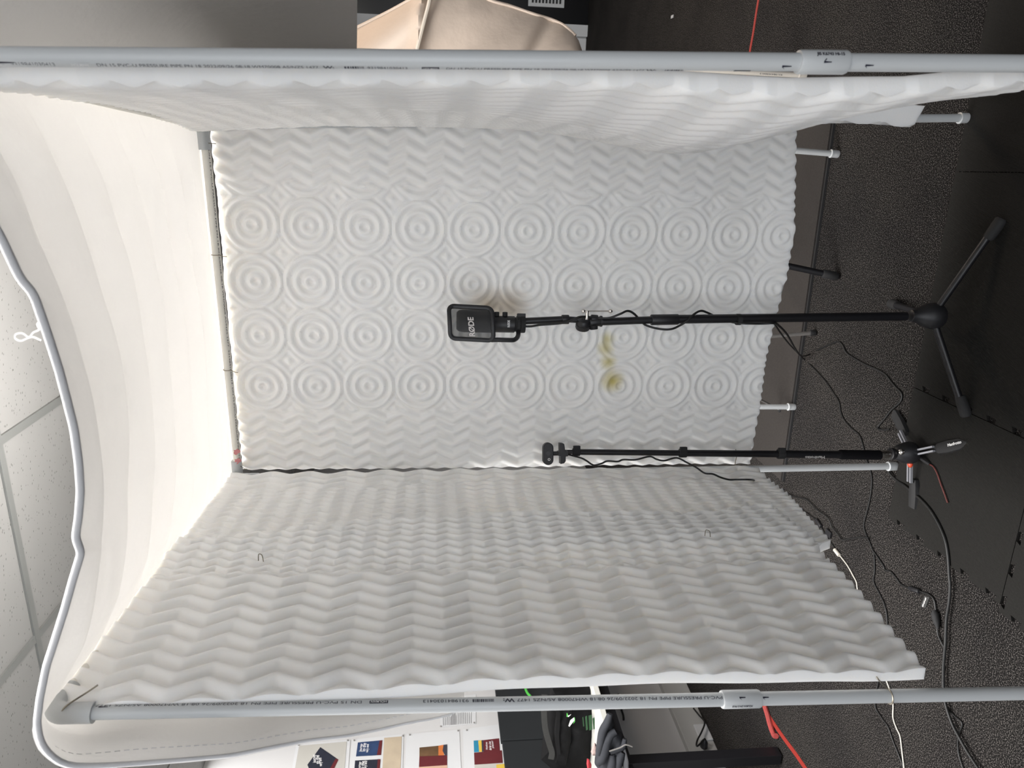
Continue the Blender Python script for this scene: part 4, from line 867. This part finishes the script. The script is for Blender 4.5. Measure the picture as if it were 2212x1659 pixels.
# ================================================================== LEFT BACKGROUND: DESK AND WALL
DZ = .725; DB = -2.345
a_leg = on_floor(1690, 1610) @ AD
dk = empty('desk', AB(a_leg, DB - .3), 'white-topped desk with black steel legs against the left wall', 'desk')
k = MB(); k.box(AB(2.9, (DB + WALL_B + .02) / 2, DZ - .014), AD * 1.35, BD * ((DB - WALL_B - .02) / 2), ZD * .014); k.build('desktop', M['desk'], dk, False, bevel=.003)
k = MB(); k.box(AB(2.9, DB - .05, DZ - .055), AD * 1.30, BD * .02, ZD * .026); k.build('frame_beam', M['black_paint'], dk, False)
for a in (a_leg, a_leg + 1.55):
    for b in (DB - .05, WALL_B + .12):
        k = MB(); k.box(AB(a, b, (DZ - .03) / 2 + .004), AD * .024, BD * .024, ZD * ((DZ - .03) / 2 - .004)); k.build('leg', M['black_paint'], dk, False, bevel=.002)
k = MB(); k.box(AB(a_leg, (DB + WALL_B) / 2, DZ - .055), AD * .02, BD * .26, ZD * .026); k.build('cross_bar', M['black_paint'], dk, False)
# two black screen panels standing at the back of the desk
az = on_plane(1080, 1600, BD, WALL_B + .06) @ AD; zt = on_plane(1078, 1560, BD, WALL_B + .06)[2]
for a0, a1, lab in ((az + .004, az + 1.1, 'black screen panel at the back of the desk, partly behind the near left post'), (az - 1.0, az - .004, 'black screen panel at the back of the desk, at the picture\'s lower edge')):
    k = MB(); k.box(AB((a0 + a1) / 2, WALL_B + .045, (DZ + zt) / 2 - (0 if a0 > az else .006)), AD * ((a1 - a0) / 2), BD * .014, ZD * ((zt - DZ) / 2)); tag(k.build('desk_screen', M['screenfab'], smooth=False, bevel=.004), lab, 'screen', 'desk screens')
# pillow-like soft things built from an outline with real depth
def soft(name, outline_px, Y, depth, m, parent=None, seed=0, fold=.012, n=34, tilt=None):
    O = np.array(outline_px, float); c = O.mean(0); ang = np.linspace(0, 2 * math.pi, 72, endpoint=False)
    P2 = np.vstack([O, O[:1]]); L = np.concatenate([[0], np.cumsum(np.linalg.norm(np.diff(P2, axis=0), axis=1))]); t = np.linspace(0, L[-1], 72, endpoint=False)
    ring = np.stack([np.interp(t, L, P2[:, 0]), np.interp(t, L, P2[:, 1])], 1)
    r = np.random.default_rng(seed); ph = r.uniform(0, 6.28, 6); fr = r.uniform(2, 6, 6)
    lay = np.linspace(0, 1, n // 2 + 1)[1:]
    grid = []
    for sgn in (1, -1):
        for l in (lay if sgn > 0 else lay[::-1][1:]):
            pts = c + (ring - c) * l; dep_ = depth * math.sqrt(max(0, 1 - l ** 3))
            row = []
            for (x, y) in pts:
                f_ = sum(math.sin(fr[i] * (x * math.cos(ph[i]) + y * math.sin(ph[i])) / 26.0 + ph[i]) for i in range(6)) / 6 * fold * (1 - l ** 4)
                yy = Y + (tilt((x, y)) if tilt else 0)
                row.append(at_y(x, y, yy - sgn * dep_ - f_))
            grid.append(row)
    k = MB(); G = np.array(grid); k.grid(G, close_v=True); k.f.append(tuple(range(72))); nn_ = len(grid); k.f.append(tuple(range((nn_ - 1) * 72, nn_ * 72)))
    return k.build(name, m, parent)
Yd = 3.42
bag = empty('backpack', AB(3.05, DB - .28, DZ), 'black backpack with dangling straps and green print, slumped on the desk', 'backpack')
soft('bag_body', [(1190, 1480), (1282, 1478), (1294, 1530), (1290, 1600), (1274, 1662), (1200, 1668), (1168, 1640), (1176, 1560)], Yd, .13, M['bag'], bag, 3, .02)
soft('front_pocket', [(1204, 1520), (1236, 1515), (1234, 1600), (1222, 1655), (1200, 1650), (1196, 1580)], Yd - .12, .035, M['bag'], bag, 5, .012)
def ribbon(pts, w, Y, name, m, parent, th=.002):
    C_ = np.array([at_y(x, y, Y) for x, y in pts]); C_ = smooth_path(C_, 6); T = np.gradient(C_, axis=0); T /= np.linalg.norm(T, axis=1)[:, None]; S_ = np.cross(T, FWD); S_ /= np.linalg.norm(S_, axis=1)[:, None]
    G = np.stack([C_ - S_ * w, C_ + S_ * w], 1); return grid_obj(name, G - FWD * th, G + FWD * th, m, parent)
ribbon([(1176, 1500), (1175, 1540), (1178, 1575), (1186, 1605), (1192, 1625), (1190, 1640)], .013, Yd - .15, 'shoulder_strap', M['bagstrap'], bag)
ribbon([(1198, 1500), (1206, 1545), (1204, 1590), (1207, 1630)], .008, Yd - .165, 'shoulder_strap', M['bag'], bag)
k = MB()
def poly_px(k, pts, Y, th=.001):
    O = [at_y(x, y, Y) for x, y in pts]; return k.prism(O, FWD * th)
for x0, y0, w_, h_ in ((1264, 1548, 4, 28), (1271, 1546, 7, 30), (1280, 1552, 4, 22), (1258, 1550, 2, 18), (1290, 1540, 3, 26)): poly_px(k, [(x0, y0), (x0 + w_, y0 - 2), (x0 + w_ + 2, y0 + h_), (x0 + 2, y0 + h_ + 2)], Yd - .16)
k.build('green_print', M['greenprint'], bag, False)
k = MB(); poly_px(k, [(1225, 1542), (1228, 1546), (1234, 1543), (1228, 1549), (1225, 1548)], Yd - .175); poly_px(k, [(1228, 1568), (1232, 1556), (1240, 1550), (1241, 1556), (1236, 1562), (1230, 1570)], Yd - .175); k.build('white_emblem', M['white_print'], bag, False)
k = MB(); poly_px(k, [(1240, 1549), (1242, 1551), (1242, 1559), (1238, 1564), (1241, 1556)], Yd - .176); poly_px(k, [(1224, 1540), (1226, 1541), (1227, 1548), (1224, 1549)], Yd - .176); k.build('green_emblem', M['greenbright'], bag, False)
gl = on_plane(1138, 1494, BD, WALL_B + .09); k = MB(); k.tube(smooth_path([on_plane(x, y, BD, WALL_B + .10) for x, y in [(1135, 1484), (1136, 1490), (1140, 1498), (1146, 1504)]], 5), .007, 8); k.build('green_loop', M['greenbright'], bag)
Yj = 2.92
jk = empty('jacket', AB(2.5, DB, DZ), 'charcoal hooded jacket bundled over the front edge of the desk', 'jacket')
soft('jacket_body', [(1317, 1539), (1326, 1558), (1328, 1576), (1342, 1580), (1352, 1598), (1355, 1612), (1346, 1632), (1342, 1668), (1300, 1672), (1284, 1650), (1285, 1635), (1292, 1610), (1298, 1590), (1302, 1563), (1312, 1555)], Yj, .055, M['jacket'], jk, 11, .028, 44)
for path, r in (([(1318, 1542), (1312, 1560), (1302, 1580), (1297, 1605), (1292, 1630)], .017), ([(1330, 1580), (1318, 1588), (1310, 1604), (1305, 1625), (1299, 1640), (1290, 1650)], .020), ([(1350, 1596), (1346, 1612), (1335, 1618), (1318, 1626)], .013), ([(1345, 1625), (1338, 1640), (1334, 1662)], .018), ([(1322, 1630), (1322, 1648), (1316, 1668)], .017)):
    C_ = smooth_path([at_y(x, y, Yj - .055) for x, y in path], 6); rr_ = r * (0.55 + .45 * np.sin(np.linspace(.25, 2.9, len(C_)))); MB().tube(C_, rr_, 14).build('cloth_fold', M['jacket'], jk)
k = MB(); k.tube(smooth_path([at_y(x, y, Yj - .085) for x, y in [(1316, 1623), (1328, 1619), (1340, 1615), (1352, 1609), (1366, 1613)]], 5), .003, 6); k.build('zip', M['grey_tube'], jk)
soft('cloth_scrap', [(1285, 1604), (1290, 1612), (1289, 1628), (1290, 1633), (1280, 1632), (1276, 1624), (1281, 1610)], Yj + .02, .02, M['pink']); tag(bpy.data.objects['cloth_scrap'], 'pinkish beige scrap of cloth poking out beside the jacket', 'cloth')
soft('red_strap', [(1268, 1638), (1273, 1640), (1278, 1652), (1276, 1668), (1270, 1668), (1267, 1650)], Yj + .04, .012, M['redcloth']); tag(bpy.data.objects['red_strap'], 'red patterned cloth end beside the jacket, at the lower edge of the picture', 'cloth')
ol = [(1343, 1612), (1350, 1616), (1354, 1628), (1358, 1645), (1358, 1670), (1344, 1670), (1346, 1650), (1349, 1635)]
soft('white_cloth', ol, Yj - .02, .018, M['paper'], None, 4, .006); tag(bpy.data.objects['white_cloth'], 'white cloth hem hanging over the desk edge beside the jacket', 'cloth')

# posters on the wall
def wq(x, y, off=.004): return on_wall(x, y, off)
def wpoly(name, pts, m, parent, off, bulge=0.0):
    k = MB(); k.prism([wq(x, y, off) for x, y in pts], BD * .0006); return k.build(name, m, parent, False)
def poster(pts, label):
    c = np.mean([wq(*p) for p in pts], 0); k = MB(); k.prism([wq(x, y, .002) for x, y in pts], BD * .0012); o = k.build('poster', M['paper'], None, False)
    tag(o, label, 'poster', 'printed sheets pinned to the left wall'); return o
def pins(o, pts):
    for x, y in pts: MB().ball(wq(x, y, .008), .0045, 8).build('pin', M['grey_tube'], o)
wx = ZD; 
def wtext(body, x, y, hgt, length, m, parent, off, name='lettering', rot=0.0, shear=.2):
    o = wq(x, y, off); c, s = math.cos(rot), math.sin(rot); xd = AD * c + ZD * s; yd = -AD * s + ZD * c
    return place_text(body, o, xd, yd, length, hgt, m, parent, name, bold=.01, shear=shear)
p1 = poster([(640, 1608), (757, 1598), (748, 1720), (618, 1735)], 'white sheet with a tilted navy booklet picture, topmost of the pinned sheets')
wpoly('printed_picture', [(646, 1611), (749, 1602), (741, 1700), (628, 1712)], M['pale_paper'], p1, .0045)
wpoly('booklet_picture', [(692, 1614), (731, 1641), (720, 1662), (672, 1672), (664, 1652)], M['navy'], p1, .0052)
wpoly('red_band', [(731, 1641), (725, 1639), (712, 1662), (720, 1664)], M['red'], p1, .006)
for i, (s_, x, y) in enumerate((('journey', 684, 1648), ('to the', 690, 1650), ('very end', 697, 1655))): wtext(s_, x + 1, y - 1, .020, .055, M['white_print'], p1, .0065, 'lettering', math.radians(12))
pins(p1, [(645, 1609), (751, 1599)])
p2 = poster([(760, 1598), (872, 1586), (868, 1720), (748, 1730)], 'white sheet with two navy booklets and a sepia desert picture, second from top')
wpoly('blue_picture', [(773, 1604), (826, 1599), (823, 1631), (769, 1634)], M['blue'], p2, .0045); wpoly('red_band', [(820, 1600), (826, 1599), (823, 1631), (814, 1631)], M['red'], p2, .0052)
wpoly('navy_picture', [(767, 1643), (822, 1640), (818, 1690), (763, 1692)], M['navy'], p2, .0045); wpoly('red_band', [(816, 1640), (822, 1640), (818, 1690), (812, 1690)], M['red'], p2, .0052)
wpoly('desert_picture', [(830, 1594), (868, 1591), (864, 1690), (824, 1692)], M['tan'], p2, .0045)
for i, (s_, x, y) in enumerate((('Journey', 783, 1624), ('to the', 789, 1623), ('very end', 797, 1625))): wtext(s_, x, y, .018, .055, M['white_print'], p2, .0065)
for i, (s_, x, y) in enumerate((('Journey', 780, 1664), ('to the', 786, 1663), ('very end', 793, 1662))): wtext(s_, x, y, .018, .055, M['white_print'], p2, .0065)
pins(p2, [(765, 1599), (870, 1589)])
p3 = poster([(878, 1586), (992, 1576), (999, 1720), (872, 1726)], 'white sheet with a dark red leaflet picture under a sunset scene, third from top')
wpoly('dusk_picture', [(906, 1615), (947, 1611), (947, 1633), (906, 1634)], M['dusk'], p3, .0045); wpoly('sunset_picture', [(947, 1611), (958, 1609), (959, 1632), (947, 1632)], M['orangeprint'], p3, .0045); wpoly('silhouette', [(958, 1609), (966, 1608), (966, 1632), (961, 1631), (956, 1622)], M['ink'], p3, .005)
wpoly('red_picture', [(906, 1634), (966, 1631), (966, 1653), (905, 1657)], M['red'], p3, .0045); wpoly('peach_picture', [(905, 1657), (966, 1653), (967, 1690), (904, 1692)], M['peach'], p3, .0045)
pins(p3, [(885, 1587), (989, 1578)])
p4 = poster([(1000, 1576), (1098, 1562), (1100, 1720), (1004, 1726)], 'white sheet with a red question leaflet, lowest sheet beside the black desk screen')
wpoly('sky_picture', [(1023, 1600), (1038, 1599), (1039, 1624), (1024, 1625)], M['teal'], p4, .0045); wpoly('sun_picture', [(1033, 1600), (1040, 1599), (1041, 1624), (1035, 1624)], M['yellow'], p4, .005); wpoly('hill', [(1040, 1599), (1044, 1599), (1045, 1624), (1041, 1624)], M['ink'], p4, .0052)
wpoly('red_picture', [(1044, 1599), (1078, 1595), (1080, 1622), (1045, 1624)], M['red'], p4, .0045); wpoly('red_picture', [(1024, 1626), (1084, 1621), (1086, 1648), (1025, 1652)], M['red'], p4, .0048)
wpoly('grey_picture', [(1025, 1652), (1086, 1648), (1086, 1690), (1026, 1692)], M['pale_paper'], p4, .0045); wpoly('yellow_picture', [(1072, 1652), (1090, 1650), (1092, 1680), (1074, 1682)], M['yellow'], p4, .0052)
for i, (s_, x, y) in enumerate((('Would you', 1055, 1619), ('die for a lost', 1062, 1620), ('prisoner?', 1068, 1616))): wtext(s_, x, y, .013, .05 if i != 1 else .058, M['white_print'], p4, .0065)
pins(p4, [(1008, 1577)])
p5 = poster([(948, 1508), (1028, 1500), (1028, 1564), (952, 1571)], 'white sheet of printed paragraphs pinned partly behind the near left post')
k = MB()
for i in range(16):
    x = 957 + i * 4.0; r = random.Random(i); k.prism([wq(x, 1567 - i * .3, .0045), wq(x + (2.6 if 3 < i < 7 else 1.2), 1567 - i * .3, .0045), wq(x + (2.6 if 3 < i < 7 else 1.2), 1567 - 14 - r.random() * 34, .0045), wq(x, 1567 - 14 - r.random() * 34, .0045)], BD * .0004)
k.build('printed_lines', M['textline'], p5, False); pins(p5, [(952, 1569), (1024, 1561)])
# sockets, plugs and leads under the desk
for (x, y), lab, gp in (((1519, 1582), 'white power socket under the desk, nearer the near left post', 1), ((1545, 1640), 'white power socket under the desk, at the lower edge of the picture', 2)):
    c = on_plane(x, y, BD, WALL_B + .045); so = empty('power_socket', c, lab, 'power socket', 'sockets under the desk')
    k = MB(); k.box(c, AD * .055, BD * .005, ZD * .035); k.build('face_plate', M['paper'], so, False, bevel=.003)
    pc = on_plane(x + (2 if gp == 1 else -6), y + (24 if gp == 1 else 1), BD, WALL_B + .07)
    pl = empty('power_plug', pc, 'black plug with lead pushed in ' + ('nearer the near left post' if gp == 1 else 'at the lower edge of the picture'), 'plug', 'plugs under the desk')
    k = MB(); k.lathe(pc - BD * .022, BD, [(.018, 0), (.020, .004), (.018, .028), (.010, .044), (.005, .052)], 18); k.build('plug_body', M['black'], pl)
    if gp == 1: path = [pc + BD * .03, on_plane(1506, 1612, BD, WALL_B + .1), on_plane(1506, 1600, BD, WALL_B + .1), on_plane(1516, 1580, BD, WALL_B + .08), on_plane(1522, 1560, BD, WALL_B + .08), on_plane(1510, 1545, BD, WALL_B + .08), on_plane(1498, 1530, BD, WALL_B + .08)]
    else: path = [pc + BD * .03, on_plane(1520, 1640, BD, WALL_B + .1), on_plane(1515, 1650, BD, WALL_B + .1), on_plane(1520, 1668, BD, WALL_B + .1)]
    MB().tube(smooth_path(path, 6), .0045, 8).build('lead', M['cable'], pl)
k = MB(); k.tube(smooth_path([on_plane(x, y, BD, WALL_B + .06) for x, y in [(1336, 1500), (1340, 1525), (1346, 1545), (1347, 1555)]], 5), .006, 8); tag(k.build('loose_lead', M['cable']), 'short black lead dangling on the wall below the desktop', 'cable')
# red tape and strap on the carpet
def floor_strip(pts, w, m, name, z=.0015, parent=None):
    C_ = smooth_path([on_floor(x, y, z) for x, y in pts], 6); T = np.gradient(C_, axis=0); T /= np.linalg.norm(T, axis=1)[:, None]; S_ = np.cross(T, ZD)
    G = np.stack([C_ - S_ * w, C_ + S_ * w], 1); return grid_obj(name, G + ZD * .0008, G - ZD * .0012, m, parent)
tag(floor_strip([(1640, 1505), (1660, 1545), (1690, 1590), (1718, 1628), (1750, 1675)], .011, M['tape'], 'red_floor_tape'), 'red tape line on the carpet at the left, beyond the near left post', 'tape')
tag(floor_strip([(1640, -12), (1633, 30), (1627, 70), (1620, 110), (1616, 150), (1611, 190)], .009, M['tape'], 'red_floor_tape'), 'thin red tape line on the carpet at the right, behind the near right post', 'tape')
k = MB(); C_ = [on_floor(x, y, .012) for x, y in [(1652, 1526), (1658, 1545), (1664, 1568), (1672, 1588), (1677, 1590)]]; C_ = smooth_path(C_, 5); k.tube(C_, .011, 8); k.build('strap_loop', M['strap']); tag(bpy.data.objects['strap_loop'], 'short red woven strap lying beside the red tape', 'strap')
k = MB(); c = on_floor(1452, 36, .003); k.box(c, AD * .02, BD * .008, ZD * .002); tag(k.build('paper_scrap', M['paper'], smooth=False), 'tiny white scrap lying on the carpet at the right', 'scrap')

bpy.context.view_layer.update()
